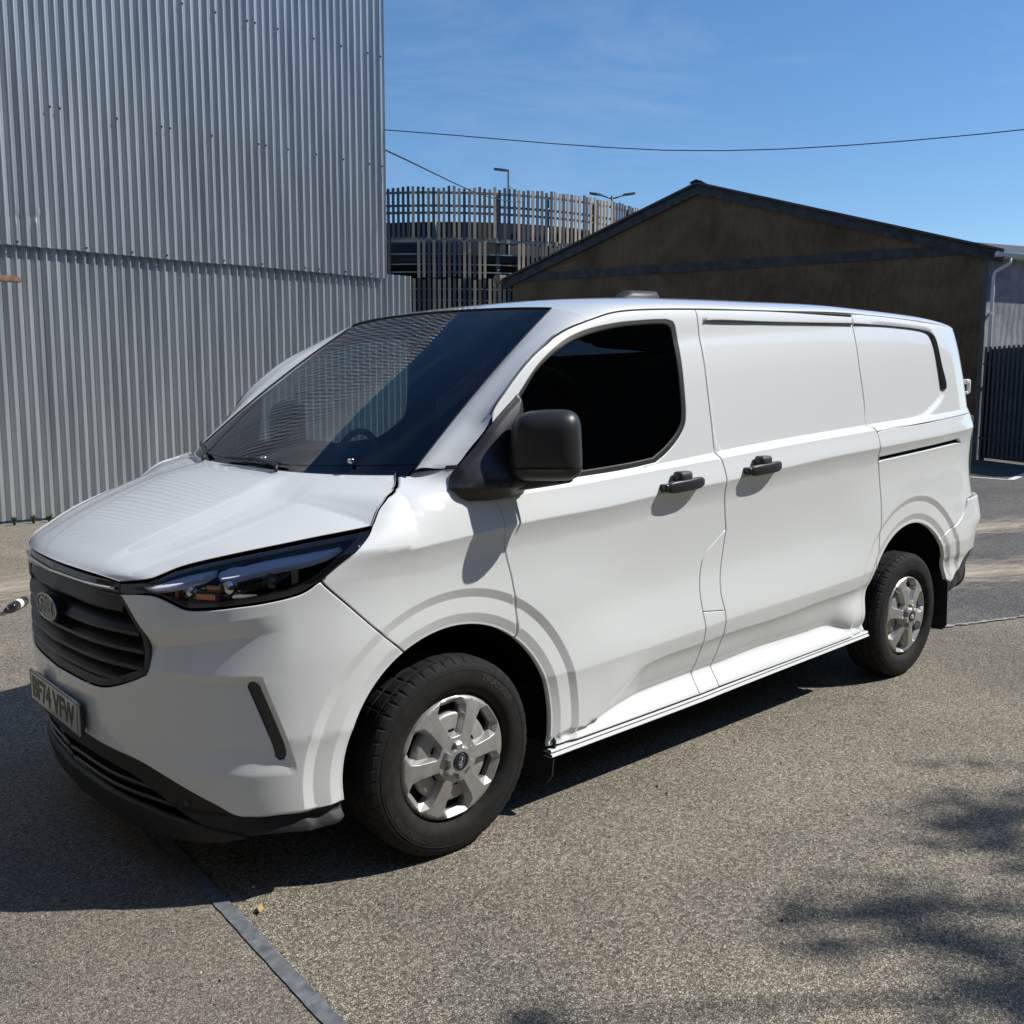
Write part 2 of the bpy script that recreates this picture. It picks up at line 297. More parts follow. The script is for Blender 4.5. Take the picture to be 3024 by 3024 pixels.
def panel(name, segs, S, mat, parent, step=0.015, holes=(), gap=0.0028, lip=0.0035, depth=0.022, off=0.0, lines=(), flange=True, hgap=None):
    """a pressed panel: outline in (u,v) laid on surface S, with rounded edge and return flange"""
    rings = []; outs = [outline(segs, step)]+[outline(h, step) for h in holes]
    for i, P in enumerate(outs):
        if i: P = P[::-1]                              # a hole: inset moves away from the hole
        g = gap if i == 0 or hgap is None else hgap
        O, nrm = inset(P, g); I, _ = inset(P, g+lip); rings.append((O, I, nrm))
    outer = rings[0][1]; lo, hi = outer.min(0), outer.max(0)
    gx, gy = np.meshgrid(np.arange(lo[0], hi[0], step), np.arange(lo[1], hi[1], step)); gx = gx+(np.arange(gx.shape[0]) % 2)[:, None]*step*0.5
    G = np.stack([gx.ravel(), gy.ravel()], 1)
    runs = []
    if len(lines):
        clip = inset(outs[0], gap+lip+.006)[0]; hclip = [inset(h[::-1], (gap if hgap is None else hgap)+lip+.006)[0] for h in outs[1:]]
        for l in lines:
            if l[:, 0].max() < lo[0] or l[:, 0].min() > hi[0]: continue
            k = inside(clip, l)
            for h in hclip: k &= ~inside(h, l)
            cur = []
            for q, t in zip(l, k):
                if t: cur.append(q)
                else:
                    if len(cur) > 1: runs.append(np.array(cur))
                    cur = []
            if len(cur) > 1: runs.append(np.array(cur))
    if runs:
        cell = {}
        for r in runs:
            for q in r: cell.setdefault((int(q[0]//.03), int(q[1]//.03)), []).append(q)
        keep = []
        for g in G:
            ci, cj = int(g[0]//.03), int(g[1]//.03); ok = True
            for a in (ci-1, ci, ci+1):
                for b in (cj-1, cj, cj+1):
                    for q in cell.get((a, b), ()):
                        if (g[0]-q[0])**2+(g[1]-q[1])**2 < (step*.62)**2: ok = False; break
            keep.append(ok)
        G = G[np.array(keep, bool)]
    ok = inside(outer, G); G = G[ok]
    for j, r in enumerate(rings):
        P = r[1]; A = P; B = np.roll(P, -1, 0); d = np.full(len(G), 1e9)
        for a, b in zip(A, B):
            e = b-a; t = np.clip(((G-a)@e)/(e@e+1e-12), 0, 1); d = np.minimum(d, np.hypot(*(G-a-t[:, None]*e).T))
        k = d > min(step*0.45, .006)
        if j: k &= ~inside(P, G)
        G = G[k]
    pts = []; edges = []
    for r in rings:
        n0 = len(pts); pts += list(r[1]); m = len(r[1]); edges += [(n0+i, n0+(i+1) % m) for i in range(m)]
    for r in runs: n0 = len(pts); pts += list(r); edges += [(n0+i, n0+i+1) for i in range(len(r)-1)]
    pts += list(G)
    res = delaunay_2d_cdt([Vector((float(p[0]), float(p[1]))) for p in pts], edges, [], 0, 1e-7)
    Q = np.array([(v.x, v.y) for v in res[0]]); T = np.array([f for f in res[2] if len(f) == 3])
    c = Q[T].mean(1); k = inside(outer, c)
    for r in rings[1:]: k &= ~inside(r[1], c)
    T = T[k]; ar = np.cross(Q[T[:, 1]]-Q[T[:, 0]], Q[T[:, 2]]-Q[T[:, 0]]); T = np.where(ar[:, None] < 0, T[:, ::-1], T)
    orig = {}
    for i, o in enumerate(res[3]):
        for a in o: orig[a] = i
    P3 = S(Q[:, 0], Q[:, 1]); N3 = surf_normals(S, Q); P3 = P3+N3*off
    V = list(P3); NN = list(N3); F = [tuple(t) for t in T]
    if flange:
        n0 = 0
        for r in rings:
            O, I, nrm = r; m = len(I); base = [orig[n0+i] for i in range(m)]; n0 += m
            SO = S(O[:, 0], O[:, 1]); NO = surf_normals(S, O)
            du = S(O[:, 0]+nrm[:, 0]*.002, O[:, 1]+nrm[:, 1]*.002)-SO; du /= np.linalg.norm(du, axis=1)[:, None]+1e-12
            mid = SO+NO*(off-lip*0.45); low = SO+NO*(off-depth)
            b1 = len(V); V += list(mid); NN += list((NO*0.75+du*0.65))
            b2 = len(V); V += list(low); NN += list(du)
            for i in range(m):
                j = (i+1) % m; F.append((base[i], b1+i, b1+j, base[j])); F.append((b1+i, b2+i, b2+j, b1+j))
    NN = np.array(NN); NN /= np.linalg.norm(NN, axis=1)[:, None]+1e-12
    o = obj(name, V, F, mat, parent, True, NN); NORMS.append(NN); o['_n'] = len(NORMS)-1
    return o
def both(o, parent=None): mirror_obj(o, parent); return o

# ------------------------------------------------------------------ van body surfaces (x to the rear, y across, z up; front axle at x = 0)
def interp(x, xs, ys):
    xs = np.asarray(xs, float); ys = np.asarray(ys, float); x = np.asarray(x, float)
    d = np.diff(ys)/np.diff(xs); m = np.zeros_like(ys); s = d[:-1]+d[1:]
    m[1:-1] = np.where(d[:-1]*d[1:] > 0, 2*d[:-1]*d[1:]/np.where(np.abs(s) < 1e-12, 1, s), 0); m[0] = d[0]; m[-1] = d[-1]
    xc = np.clip(x, xs[0], xs[-1]); i = np.clip(np.searchsorted(xs, xc)-1, 0, len(xs)-2); h = xs[i+1]-xs[i]; t = (xc-xs[i])/h
    y = (2*t**3-3*t**2+1)*ys[i]+(t**3-2*t**2+t)*h*m[i]+(-2*t**3+3*t**2)*ys[i+1]+(t**3-t**2)*h*m[i+1]
    return y+np.where(x < xs[0], (x-xs[0])*m[0], 0)+np.where(x > xs[-1], (x-xs[-1])*m[-1], 0)
def ramp(a, b, x): return np.clip((x-a)/(b-a), 0, 1)
def sstep(a, b, x): t = np.clip((x-a)/(b-a), 0, 1); return t*t*(3-2*t)
def flat(x, t): return interp(np.clip(x, t[0][0], t[0][-1]), *t)
ZC = ([-.47, -.07, .31, .69, 1.03, 1.37, 1.8, 2.2, 2.66, 3.62], [1.035, 1.073, 1.106, 1.125, 1.152, 1.172, 1.204, 1.235, 1.262, 1.318])
ZL0 = ([-.35, 0, .4, .9, 1.39, 1.945, 2.656, 3.6], [1.10, 1.19, 1.205, 1.236, 1.268, 1.306, 1.348, 1.40])
ZL1 = ([-.35, 0, .4, .9, 1.426, 1.947, 2.596, 3.6], [1.135, 1.25, 1.234, 1.256, 1.298, 1.336, 1.375, 1.43])
ZS = ([-0.3, 0.566, 0.862, 1.3, 1.465, 2.141, 2.49, 3.6], [0.52, 0.53, 0.541, 0.564, 0.576, 0.601, 0.62, 0.68])
ZS2 = ([0.47, 0.666, 0.792, 0.946, 1.087, 1.325, 1.478, 1.846, 2.285, 2.499, 3.6], [0.285, 0.308, 0.391, 0.469, 0.489, 0.5, 0.511, 0.52, 0.546, 0.554, 0.6])
ZT = ([0.462, 0.66, 0.865, 1.009, 1.337, 1.478, 1.824, 2.159, 2.312, 2.397, 2.564, 2.7], [0.279, 0.3, 0.333, 0.349, 0.365, 0.369, 0.388, 0.39, 0.395, 0.385, 0.349, 0.348])
Z0 = ([.468, 1.35, 1.49, 2.69], [.258, .278, .284, .324])
ZG = ([.182, .19, .2, .236, .319, .426, .592, .747, .831, .932, 1.112, 1.333, 1.859, 2.615, 3.3, 3.8], [1.424, 1.47, 1.488, 1.523, 1.60, 1.679, 1.765, 1.814, 1.837, 1.852, 1.866, 1.878, 1.897, 1.92, 1.915, 1.89])
HR = ([-.2, 2.4, 3.2, 3.5, 3.7, 3.85, 3.95, 4.02], [1, 1, .996, .984, .97, .946, .91, .86])
HRL = ([-.2, 2.4, 3.2, 3.6, 3.8, 3.95, 4.02, 4.08], [1, 1, 1.0, .998, .99, .965, .93, .88])
ARF = (.015, .34, .44); ARR = (3.15, .37, .463)
def W(x, z):
    x = np.asarray(x, float); z = np.asarray(z, float); x, z = np.broadcast_arrays(x, z)
    zc, z0, z1, zs = [interp(x, *t) for t in (ZC, ZL0, ZL1, ZS)]; z2, zt, zb, zg = [flat(x, t) for t in (ZS2, ZT, Z0, ZG)]
    fr = 1-sstep(-.35, .20, x); zh = zs+(zc-zs)*.40
    hol = .9845-.0165*sstep(.40, .95, x)*sstep(2.80, 2.25, x)+.003*sstep(.4, -.2, x)
    zb = np.minimum(zb, .24+.03*x); sl_ = np.clip((zt-zb-.015)/.06, 0, 1); z2 = np.maximum(z2, zt+.012); e2 = np.clip((z2-zt-.012)/.06, 0, 1)
    K = [(zb, .982+0*x, -.1, -.25*sl_), (zt, .982-.052*sl_, -.34*sl_, .60*e2), (z2, .981+0*x, .52*e2, .17*e2+.03), (zs, .993+0*x, .15, -.05), (zh, hol, 0., 0.), (zc-.085, .9855-.002*fr, .09, .15), (zc, 1.006-.004*fr, .34, -.17),
         (z0, .985-.018*fr-.012*fr*fr, -.18-.5*fr, -.8-.4*fr), (z1, .968-.045*fr-.025*fr*fr, -.8-.6*fr, -.09-1.2*fr),
         (z1+.30, .938-.30*fr, -.13-.8*fr, -.13-.8*fr), (z1+.46, .905-.42*fr, -.30-.5*fr, -.30-.5*fr), (np.maximum(zg, z1+.5)+.02, .865-.45*fr, -.75, -.75)]
    Z = np.stack([k[0] for k in K], -1); V = np.stack([k[1] for k in K], -1); ML = np.stack([k[2]+0*x for k in K], -1); MR = np.stack([k[3]+0*x for k in K], -1)
    i = np.clip((z[..., None] >= Z).sum(-1)-1, 0, len(K)-2); tk = lambda A, j: np.take_along_axis(A, j[..., None], -1)[..., 0]
    za, zz, wa, wb, ma, mb = tk(Z, i), tk(Z, i+1), tk(V, i), tk(V, i+1), tk(MR, i), tk(ML, i+1)
    h = np.maximum(zz-za, 1e-4); t = (z-za)/h; q = np.clip(t, 0, 1)
    w = (2*q**3-3*q**2+1)*wa+(q**3-2*q**2+q)*h*ma+(-2*q**3+3*q**2)*wb+(q**3-q**2)*h*mb
    w = w+np.where(t < 0, t*h*ma, 0)+np.where(t > 1, (t-1)*h*mb, 0)
    w = w-27*(1-sstep(-.10, .05, x))*np.maximum(0, z-1.20)**2
    r = np.hypot(x-ARR[0], z-ARR[1]); w = w-.011*ramp(.614, .584, r)-.010*ramp(.518, .486, r)
    k = sstep(.7, 1.15, z); xl = x+interp(np.clip(z, 1.0, 2.0), [1.0, 1.2, 1.45, 1.85, 2.0], [0, 0, .04, .15, .19])
    return w*(interp(xl, *HR)*k+interp(x, *HRL)*(1-k))
XS = -.15
_g = np.array([0, .14, .2875, .5, .6875, .8125, .90, .975, 1.0]); _h = np.array([1.0, .9965, .985, .94, .85, .72, .55, .3, 0])
_c = np.concatenate([[0], np.cumsum(np.hypot(np.diff(_g)*.8, np.diff(_h)))]); LW = _c[-1]; _t = _c/LW; SCN = XS-LW
XF = ([.15, .3, .4, .5, .6, .7, .85, .92, .98, 1.02, 1.06, 1.13, 1.2, 1.26], [-.885, -.925, -.938, -.945, -.95, -.957, -.957, -.952, -.938, -.87, -.77, -.54, -.37, -.2])
def side(s, z):
    """flank and nose as one skin; s runs along the plan curve, SCN is the middle of the nose"""
    s = np.asarray(s, float); z = np.asarray(z, float); s, z = np.broadcast_arrays(s, z)
    far = s < SCN; s1 = np.where(far, 2*SCN-s, s)
    t = np.clip((XS-s1)/LW, 0, 1); g = interp(t, _t, _g); h = interp(t, _t, _h); xf = interp(z, *XF); w = W(np.maximum(s1, XS), z)
    x = np.where(s1 >= XS, s1, XS-(XS-xf)*g); y = np.where(s1 >= XS, -w, -w*h)
    r = np.hypot(s1-ARF[0], z-ARF[1]); d = .011*ramp(.566, .536, r)+.010*ramp(.483, .451, r); y = y+d; x = x+d*sstep(-.15, -.5, s1)*.7
    return np.stack([x, np.where(far, -y, y), z], -1)
RECESS = outline([[(1.369, 1.832), (1.364, 1.746), (1.368, 1.556), (1.389, 1.38), (1.405, 1.325), (1.436, 1.30)], [(1.436, 1.30), (1.957, 1.335), (2.603, 1.375), (3.162, 1.417), (3.276, 1.45), (3.426, 1.515), (3.457, 1.544)], [(3.457, 1.544), (3.428, 1.668), (3.40, 1.79), (3.37, 1.842), (3.291, 1.858)], [(3.291, 1.858), (2.916, 1.866), (2.547, 1.862), (1.379, 1.829)]], .04)
def recess(u, v):
    q = np.stack([np.ravel(u), np.ravel(v)], 1); d = sdist(RECESS, q).reshape(np.shape(u))
    wd = .012+.03*sstep(2.4, 3.3, np.asarray(u, float)); return sstep(wd, 0, d)*(.006+.010*sstep(2.4, 3.2, np.asarray(u, float)))
def side_r(s, z):
    P = side(s, z); P[..., 1] += recess(s, z); return P
def bump_s(s, z):
    """front bumper skin with its sculpting"""
    P = side(s, z); s1 = np.where(s < SCN, 2*SCN-s, s); sg = np.where(s < SCN, -1.0, 1.0)
    q = np.stack([np.ravel(s1), np.ravel(z)], 1)
    # hollow beside the slit, fading towards the grille; crisp outer edge, soft inner one
    a = sstep(-1.20, -.72, s1)*ramp(-.575, -.60, s1+.30*(z-.47)); b = ramp(.415, .50, z)*ramp(.722, .700, z); d = .020*a*b
    # undercut below the fold that runs from the grille corner towards the wing
    zf = .838+.16*(s1+1.03); m_ = sstep(-.55, -.80, s1); q = (zf-z); d = d+.024*m_*ramp(0, .055, q)*ramp(zf-.700, .055, q)*ramp(-1.22, -1.12, s1)
    n = np.stack([np.where(s1 < -.5, -.75, 0.0)+0*s1, -sg*(.65+0*s1), 0*s1], -1)
    return P-n*d[..., None]
ZCR = ([.55, .65, .9, 1.3, 1.9, 2.6, 3.3, 3.6, 3.8, 3.95], [1.862, 1.878, 1.922, 1.956, 1.98, 1.993, 1.993, 1.98, 1.955, 1.91])
def roof(x, t):
    """t = -1 near drip rail, 0 middle, 1 far rail"""
    x = np.asarray(x, float); t = np.asarray(t, float); x, t = np.broadcast_arrays(x, t)
    zg = flat(x, ZG)+.004; w = W(x, zg); zc = flat(x, ZCR); b = 1-np.abs(t)
    P0 = np.stack([-w, zg], -1); P1 = P0+np.array([.045, .055]); P2 = np.stack([-.52+0*w, zc], -1); P3 = np.stack([0*w, zc], -1); b = b[..., None]
    Q = (1-b)**3*P0+3*b*(1-b)**2*P1+3*b*b*(1-b)*P2+b**3*P3
    return np.stack([x, np.where(t > 0, -Q[..., 0], Q[..., 0]), Q[..., 1]], -1)
def arc(c, a0, a1, n=24):
    return [(c[0]+c[2]*math.cos(a0+(a1-a0)*i/n), c[1]+c[2]*math.sin(a0+(a1-a0)*i/n)) for i in range(n+1)]
def ang(c, p): return math.atan2(p[1]-c[1], p[0]-c[0])
def fline(tab, x0, x1, dz=0.0, step=.014):
    x = np.arange(x0, x1, step); return np.stack([x, interp(x, *tab)+dz], 1)
RG = [np.array(arc((c[0], c[1], r+e), math.radians(-14), math.radians(194), int(r*170))) for c, rs_ in ((ARF, (.566, .536, .483, .451)), (ARR, (.614, .584, .518, .486))) for r in rs_ for e in (.002, -.002)]
def fpair(tab, x0, x1, e): return [fline(tab, x0, x1, e), fline(tab, x0, x1, -e)]
FL = RG+fpair(ZC, -.45, 3.9, .0045)+fpair(ZL0, .30, 3.9, .003)+fpair(ZL1, .30, 3.9, .003)+fpair(ZS, .4, 2.7, .005)+fpair(ZS2, .70, 2.6, .005)+fpair(ZT, .66, 2.6, .0035)
DOM = [np.stack([np.arange(-.47, .10, .012), np.full(48, z)], 1) for z in np.arange(1.205, 1.302, .0055)]
_sl = np.arange(-1.20, -.56, .014); _zl = np.arange(.42, .72, .014)
BL = [np.stack([_sl, .838+.16*(_sl+1.03)+e], 1) for e in (.003, -.003)]+[np.stack([_sl, .838+.16*(_sl+1.03)-.055+e], 1) for e in (.003, -.003)]+[np.stack([_sl, 0*_sl+z], 1) for z in (.697, .703, .719, .725)]+[np.stack([c-.30*(_zl-.47), _zl], 1) for c in (-.572, -.578, -.597, -.603)]
# ================================================================== the yard
def sheet(name, poly, z, mat, **k):
    return obj(name, [(a, b, z) for a, b in poly], [tuple(range(len(poly)))], mat, None, False, **k)
ground = sheet('ground', [(-300, -300), (300, -300), (300, 300), (-300, 300)], 0.0, 'tarmac_coarse', kind='structure')
sheet('tarmac_patch', [(-.80, -6.5), (-.775, -1.46), (-.745, -.80), (-.70, .9), (-9, 4.2), (-9, -6.5)], 0.0035, 'tarmac_fine', kind='structure')
sheet('tarmac_apron', [(2.9, -.14), (4.29, -.61), (5.02, -.855), (7.4, -1.66), (16, -4.6), (60, -4.6), (60, 40), (9, 40), (5, 5.2), (2.9, 2.4)], 0.0040, 'tarmac_grey', kind='structure')
pmat('joint_tar', (0.14, 0.15, 0.165), 0.6, noise=(30, 6, 0.35), bump=(60, 0.4, 0.003))
pmat('seam_pale', (0.30, 0.29, 0.275), 0.8, noise=(20, 6, 0.4))
def ribbon(name, P, w, z, mat, jit=0.0, **k):
    P = catmull(P, .04); V = []; F = []
    for i, p in enumerate(P):
        d = P[min(i+1, len(P)-1)]-P[max(i-1, 0)]; d /= np.linalg.norm(d); n = np.array([-d[1], d[0]])
        a, b = w*(.5+jit*(rng.random()-.5)), w*(.5+jit*(rng.random()-.5)); V += [(*(p+n*a), z), (*(p-n*b), z)]
    F = [(2*i, 2*i+1, 2*i+3, 2*i+2) for i in range(len(P)-1)]
    return obj(name, V, F, mat, None, False, **k)
ribbon('joint_strip', [(-.64, .8), (-.70, -.2), (-.735, -.80), (-.77, -1.46), (-.80, -2.6)], .046, 0.0075, 'joint_tar', .08, kind='structure')
ribbon('tarmac_seam', [(3.3, -.26), (4.29, -.615), (5.02, -.86), (7.4, -1.665), (12, -3.2)], .035, 0.0085, 'seam_pale', .8, kind='structure')
# painted bay lines far behind the van
def strip2(name, a, b, w, z, **k):
    a = np.array(a); b = np.array(b); d = (b-a)/np.linalg.norm(b-a); n = np.array([-d[1], d[0]])*w/2
    return sheet(name, [tuple(a-n), tuple(b-n), tuple(b+n), tuple(a+n)], z, 'road_paint', **k)
strip2('bay_line', (15.35, 8.0), (15.23, 3.24), .10, .0085, kind='structure')
strip2('bay_line', (15.20, 3.26), (19.0, 4.02), .12, .0125, kind='structure')
# dusty sand blown against the apron seam
m, t, o = new_mat('sand_dust'); p_ = t.nodes.new('ShaderNodeBsdfPrincipled'); p_.inputs['Base Color'].default_value = (.42, .36, .27, 1); p_.inputs['Roughness'].default_value = .9
tr_ = t.nodes.new('ShaderNodeBsdfTransparent'); mi_ = t.nodes.new('ShaderNodeMixShader'); c_ = t.nodes.new('ShaderNodeTexCoord'); mp_ = t.nodes.new('ShaderNodeMapping'); mp_.inputs['Scale'].default_value = (.9, 3.2, 1); mp_.inputs['Rotation'].default_value = (0, 0, .33)
n_ = t.nodes.new('ShaderNodeTexNoise'); n_.inputs['Scale'].default_value = 2.2; n_.inputs['Detail'].default_value = 10; n_.inputs['Roughness'].default_value = .75
g_ = t.nodes.new('ShaderNodeTexGradient'); g_.gradient_type = 'SPHERICAL'; ad_ = t.nodes.new('ShaderNodeMath'); ad_.operation = 'MULTIPLY_ADD'; ad_.inputs[1].default_value = .42
r_ = t.nodes.new('ShaderNodeValToRGB'); r_.color_ramp.elements[0].position = .60; r_.color_ramp.elements[1].position = .95
t.links.new(c_.outputs['Object'], mp_.inputs[0]); t.links.new(mp_.outputs[0], n_.inputs['Vector']); mp2 = t.nodes.new('ShaderNodeMapping'); t.links.new(c_.outputs['Object'], mp2.inputs[0]); mp2.inputs['Scale'].default_value = (.38, 1.5, 1)
t.links.new(mp2.outputs[0], g_.inputs[0]); t.links.new(g_.outputs['Fac'], ad_.inputs[0]); t.links.new(n_.outputs['Fac'], ad_.inputs[2]); t.links.new(ad_.outputs[0], r_.inputs[0]); t.links.new(r_.outputs[0], mi_.inputs[0]); t.links.new(tr_.outputs[0], mi_.inputs[1]); t.links.new(p_.outputs[0], mi_.inputs[2]); t.links.new(mi_.outputs[0], o.inputs[0])
def dust(cx, cy, rz, sx, sy):
    o = obj('sand_drift', [(-sx, -sy, 0), (sx, -sy, 0), (sx, sy, 0), (-sx, sy, 0)], [(0, 1, 2, 3)], 'sand_dust', None, False, kind='stuff'); o.location = (cx, cy, .011); o.rotation_euler.z = rz
dust(6.3, .1, -.3, 2.6, .62); dust(9.0, 1.2, -.2, 2.4, .5); dust(-.3, 4.6, .3, 2.2, .6)
# pale scrapes and tyre-polished streaks on the tarmac
for k_, (P_, w_) in enumerate([([(.55, -1.30), (.95, -1.27), (1.5, -1.25)], .010), ([(.2, -1.55), (.8, -1.48), (1.9, -1.38)], .014), ([(1.2, -1.62), (2.2, -1.5), (3.0, -1.43)], .02), ([(-.2, -1.42), (.35, -1.36), (.8, -1.36)], .008)]):
    ribbon('scrape_mark', P_, w_, .0052+.0006*k_, 'sand_dust', 1.2, kind='structure')
# loose grit
def grit(name, n, mat, x0, x1, y0, y1, r0, r1):
    V = []; F = []
    for i in range(n):
        x, y, r = rng.uniform(x0, x1), rng.uniform(y0, y1), rng.uniform(r0, r1); b = len(V); k = 5
        a = rng.uniform(0, 6); V.append((x, y, .006+r*.8))
        for j in range(k): V.append((x+r*(.6+.8*rng.random())*math.cos(a+j*6.283/k), y+r*(.6+.8*rng.random())*math.sin(a+j*6.283/k), .003))
        F += [(b, b+1+j, b+1+(j+1) % k) for j in range(k)]
    obj(name, V, F, mat, None, False, kind='stuff')
grit('grit', 70, 'grit_white', -1.2, 6, -2.9, -.95, .0015, .006); grit('grit', 70, 'grit_dark', -1.2, 6, -2.9, -.95, .0015, .005)
V = [(-.02, 0, .006), (0, .009, .012), (.03, .002, .010), (0, -.009, .008)]
lf = obj('fallen_leaf', V, [(0, 3, 1), (1, 3, 2)], 'dry_leaf', None, False, label='small curled yellow leaf on the tarmac beside the joint strip', cat='leaf'); lf.location = (-.665, -.885, .006); lf.rotation_euler.z = 1.0
# plastic bottle lying in front of the wall
bt = empty('drink_bottle', (-.10, 3.86, .037), label='clear plastic drink bottle with white label lying on the tarmac', cat='bottle'); bt.rotation_euler = (0, 0, math.radians(52))
def lathe_x(prof, seg=20):
    V = []; F = []
    for x, r in prof:
        for k in range(seg): a = 2*math.pi*k/seg; V.append((x, r*math.cos(a), r*math.sin(a)))
    for i in range(len(prof)-1):
        for k in range(seg): k2 = (k+1) % seg; F.append((i*seg+k, (i+1)*seg+k, (i+1)*seg+k2, i*seg+k2))
    return V, F
obj('bottle_body', *lathe_x([(.13, 0), (.13, .026), (.122, .034), (.10, .035), (.09, .032), (.08, .035), (.05, .035), (.045, .033), (-.06, .033), (-.10, .028), (-.13, .014), (-.145, .013)]), 'bottle_clear', bt)
obj('label_sleeve', *lathe_x([(.045, .0345), (-.01, .0345)]), 'bottle_label', bt); obj('drink', *lathe_x([(-.01, 0), (-.01, .0338), (-.058, .0338), (-.095, .0285), (-.095, 0)]), 'bottle_dark', bt)
obj('bottle_cap', *lathe_x([(-.142, .016), (-.165, .016), (-.165, 0)]), 'bottle_dark', bt)

# ------------------------------------------------------------------ corrugated steel wall behind the van
PITCH = .105; WY = 8.52
cw = empty('corrugated_wall', (2.5, WY, 0), label='tall galvanised corrugated steel wall behind the van, upper sheets lapped over lower', cat='wall')
def corr(x0, x1, z0, z1, y, amp, dents=()):
    n = int(round((x1-x0)/PITCH*12)); V = []; F = []; zs = [z0]+[z for d in dents for z in (d[1]-.12, d[1]-.05, d[1], d[1]+.05, d[1]+.12)]+[z1]; zs = sorted(zs)
    for z in zs:
        for i in range(n+1):
            x = x0+(x1-x0)*i/n; s = math.asin(.975*math.sin(2*math.pi*x/PITCH))/1.347; yy = y-amp*s
            for d in dents: yy += .016*math.exp(-((x-d[0])/.03)**2-((z-d[1])/.045)**2)-.006*math.exp(-((x-d[0]-.05)/.03)**2-((z-d[1]-.05)/.06)**2)
            V.append((x-2.5, yy-WY, z))
    for j in range(len(zs)-1):
        for i in range(n): a = j*(n+1)+i; F.append((a, a+1, a+n+2, a+n+1))
    return V, F
SW = PITCH*8
x = 6.195; k = 0
while x > -16:
    x0 = x-SW-PITCH*.45
    de = [d for d in ((1.31, 3.40), (1.50, 3.42)) if x0 < d[0] < x]
    obj('upper_sheet', *corr(x0, x, 3.085+.004*(k % 3), 8.9, WY-.042-.0035*(k % 2), .023, de), 'galvanised', cw); x -= SW; k += 1
x = 6.66; k = 0
while x > -16:
    obj('lower_sheet', *corr(x-SW-PITCH*.45, x, .03, 3.16, WY+.030-.0035*(k % 2), .023), 'galvanised', cw); x -= SW; k += 1
scr = None
for (px, pz) in [(1.20, 4.63), (1.74, 4.63), (1.84, 4.63), (2.42, 4.63), (2.95, 4.63), (3.05, 4.63), (3.58, 4.63), (4.2, 4.63), (4.31, 4.63), (4.62, 4.63), (5.14, 4.63), (5.56, 4.63), (5.98, 4.63), (6.14, 4.63), (3.32, 6.1), (3.74, 6.1), (4.16, 6.1), (4.27, 6.1), (4.58, 6.1), (5.10, 6.1), (5.53, 6.1), (5.95, 6.1), (6.13, 6.1), (1.35, 3.13), (2.09, 3.13), (2.52, 3.13), (3.0, 3.13), (3.68, 3.13), (4.2, 3.13), (4.83, 3.13), (5.14, 3.13), (5.55, 3.13), (5.97, 3.13)]:
    xr = (math.floor(px/PITCH)+.25)*PITCH
    if scr is None: scr = q = obj('screw', *lathe_x([(-.010, 0), (-.010, .006), (-.004, .007), (-.003, .012), (.004, .012)], 10), 'rubber', cw)
    else: q = scr.copy(); COL.objects.link(q); q.parent = cw
    q.rotation_euler.z = math.pi/2; q.location = (xr-2.5, -.042-.031, pz)
# weeds at the foot of the wall
def weed(x, y, h, n, seed):
    r = random.Random(seed); e = empty('weed', (x, y, 0), label=None, cat='plant', group='weeds at the foot of the corrugated wall'); V = []; F = []
    for i in range(n):
        a = r.uniform(0, 6.28); l = h*r.uniform(.4, 1); w = .012; dx, dy = math.cos(a), math.sin(a); b = len(V); o_ = r.uniform(.1, .6)
        V += [(-dy*w, dx*w, 0), (dy*w, -dx*w, 0), (dx*l*o_*.5+dy*w, dy*l*o_*.5-dx*w, l*.6), (dx*l*o_*.5-dy*w, dy*l*o_*.5+dx*w, l*.6), (dx*l*o_, dy*l*o_, l)]; F += [(b, b+1, b+2, b+3), (b+3, b+2, b+4)]
    obj('leaves', V, F, 'weed', e, False); return e
for i, (wx, lb) in enumerate([(1.05, 'scrubby weed at the wall foot nearest the left edge of the picture'), (1.25, 'middle scrubby weed tuft at the foot of the corrugated wall'), (1.42, 'weed tuft at the wall foot closest to the van bonnet')]): weed(wx, 8.36, .11, 26, i)['label'] = lb
# timber rail end that pokes in from the left
pk = empty('timber_rail', (.75, 8.30, 2.70), label='brown timber rail end in front of the wall at the left edge', cat='plank')
obj('plank', *bbox(0, 0, 0, 1.0, .10, .055, .004), 'timber', pk); obj('plank_batten', *bbox(-.02, .02, .036, .96, .05, .012, .003), 'timber', pk)

# ------------------------------------------------------------------ brown gabled workshop
A0 = np.array([19.41, 5.65]); B0 = np.array([15.89, 16.72]); ex = (B0-A0)/np.linalg.norm(B0-A0); ey = np.array([-ex[1], ex[0]])*-1.0   # ey: away from the gable
if ey @ np.array([1, .3]) < 0: ey = -ey
LG = np.linalg.norm(B0-A0); ZE = 4.40; ZA = 6.32; FA = .552*LG
gb = empty('gabled_workshop', (float(A0[0]), float(A0[1]), 0), label='brown rendered gabled workshop with dark peeling bargeboards behind the van', cat='building')
def gp(u, v, z): q = ex*u+ey*v; return (q[0], q[1], z)
def gprism(poly, v0, v1): return prism([gp(u, v0, z) for u, z in poly], [gp(u, v1, z) for u, z in poly])
obj('gable_wall', *gprism([(0, -.1), (LG, -.1), (LG, ZE), (FA, ZA), (0, ZE)], 0, .3), 'render_brown', gb, False)
pmat('band_paint', (0.055, 0.056, 0.055), 0.85, noise=(5, 8, 0.4))
obj('tie_band', *gprism([(.35, ZE-.06), (LG-.1, ZE-.06), (LG-.2, ZE+.14), (.75, ZE+.14)], -.03, .0), 'band_paint', gb, False)
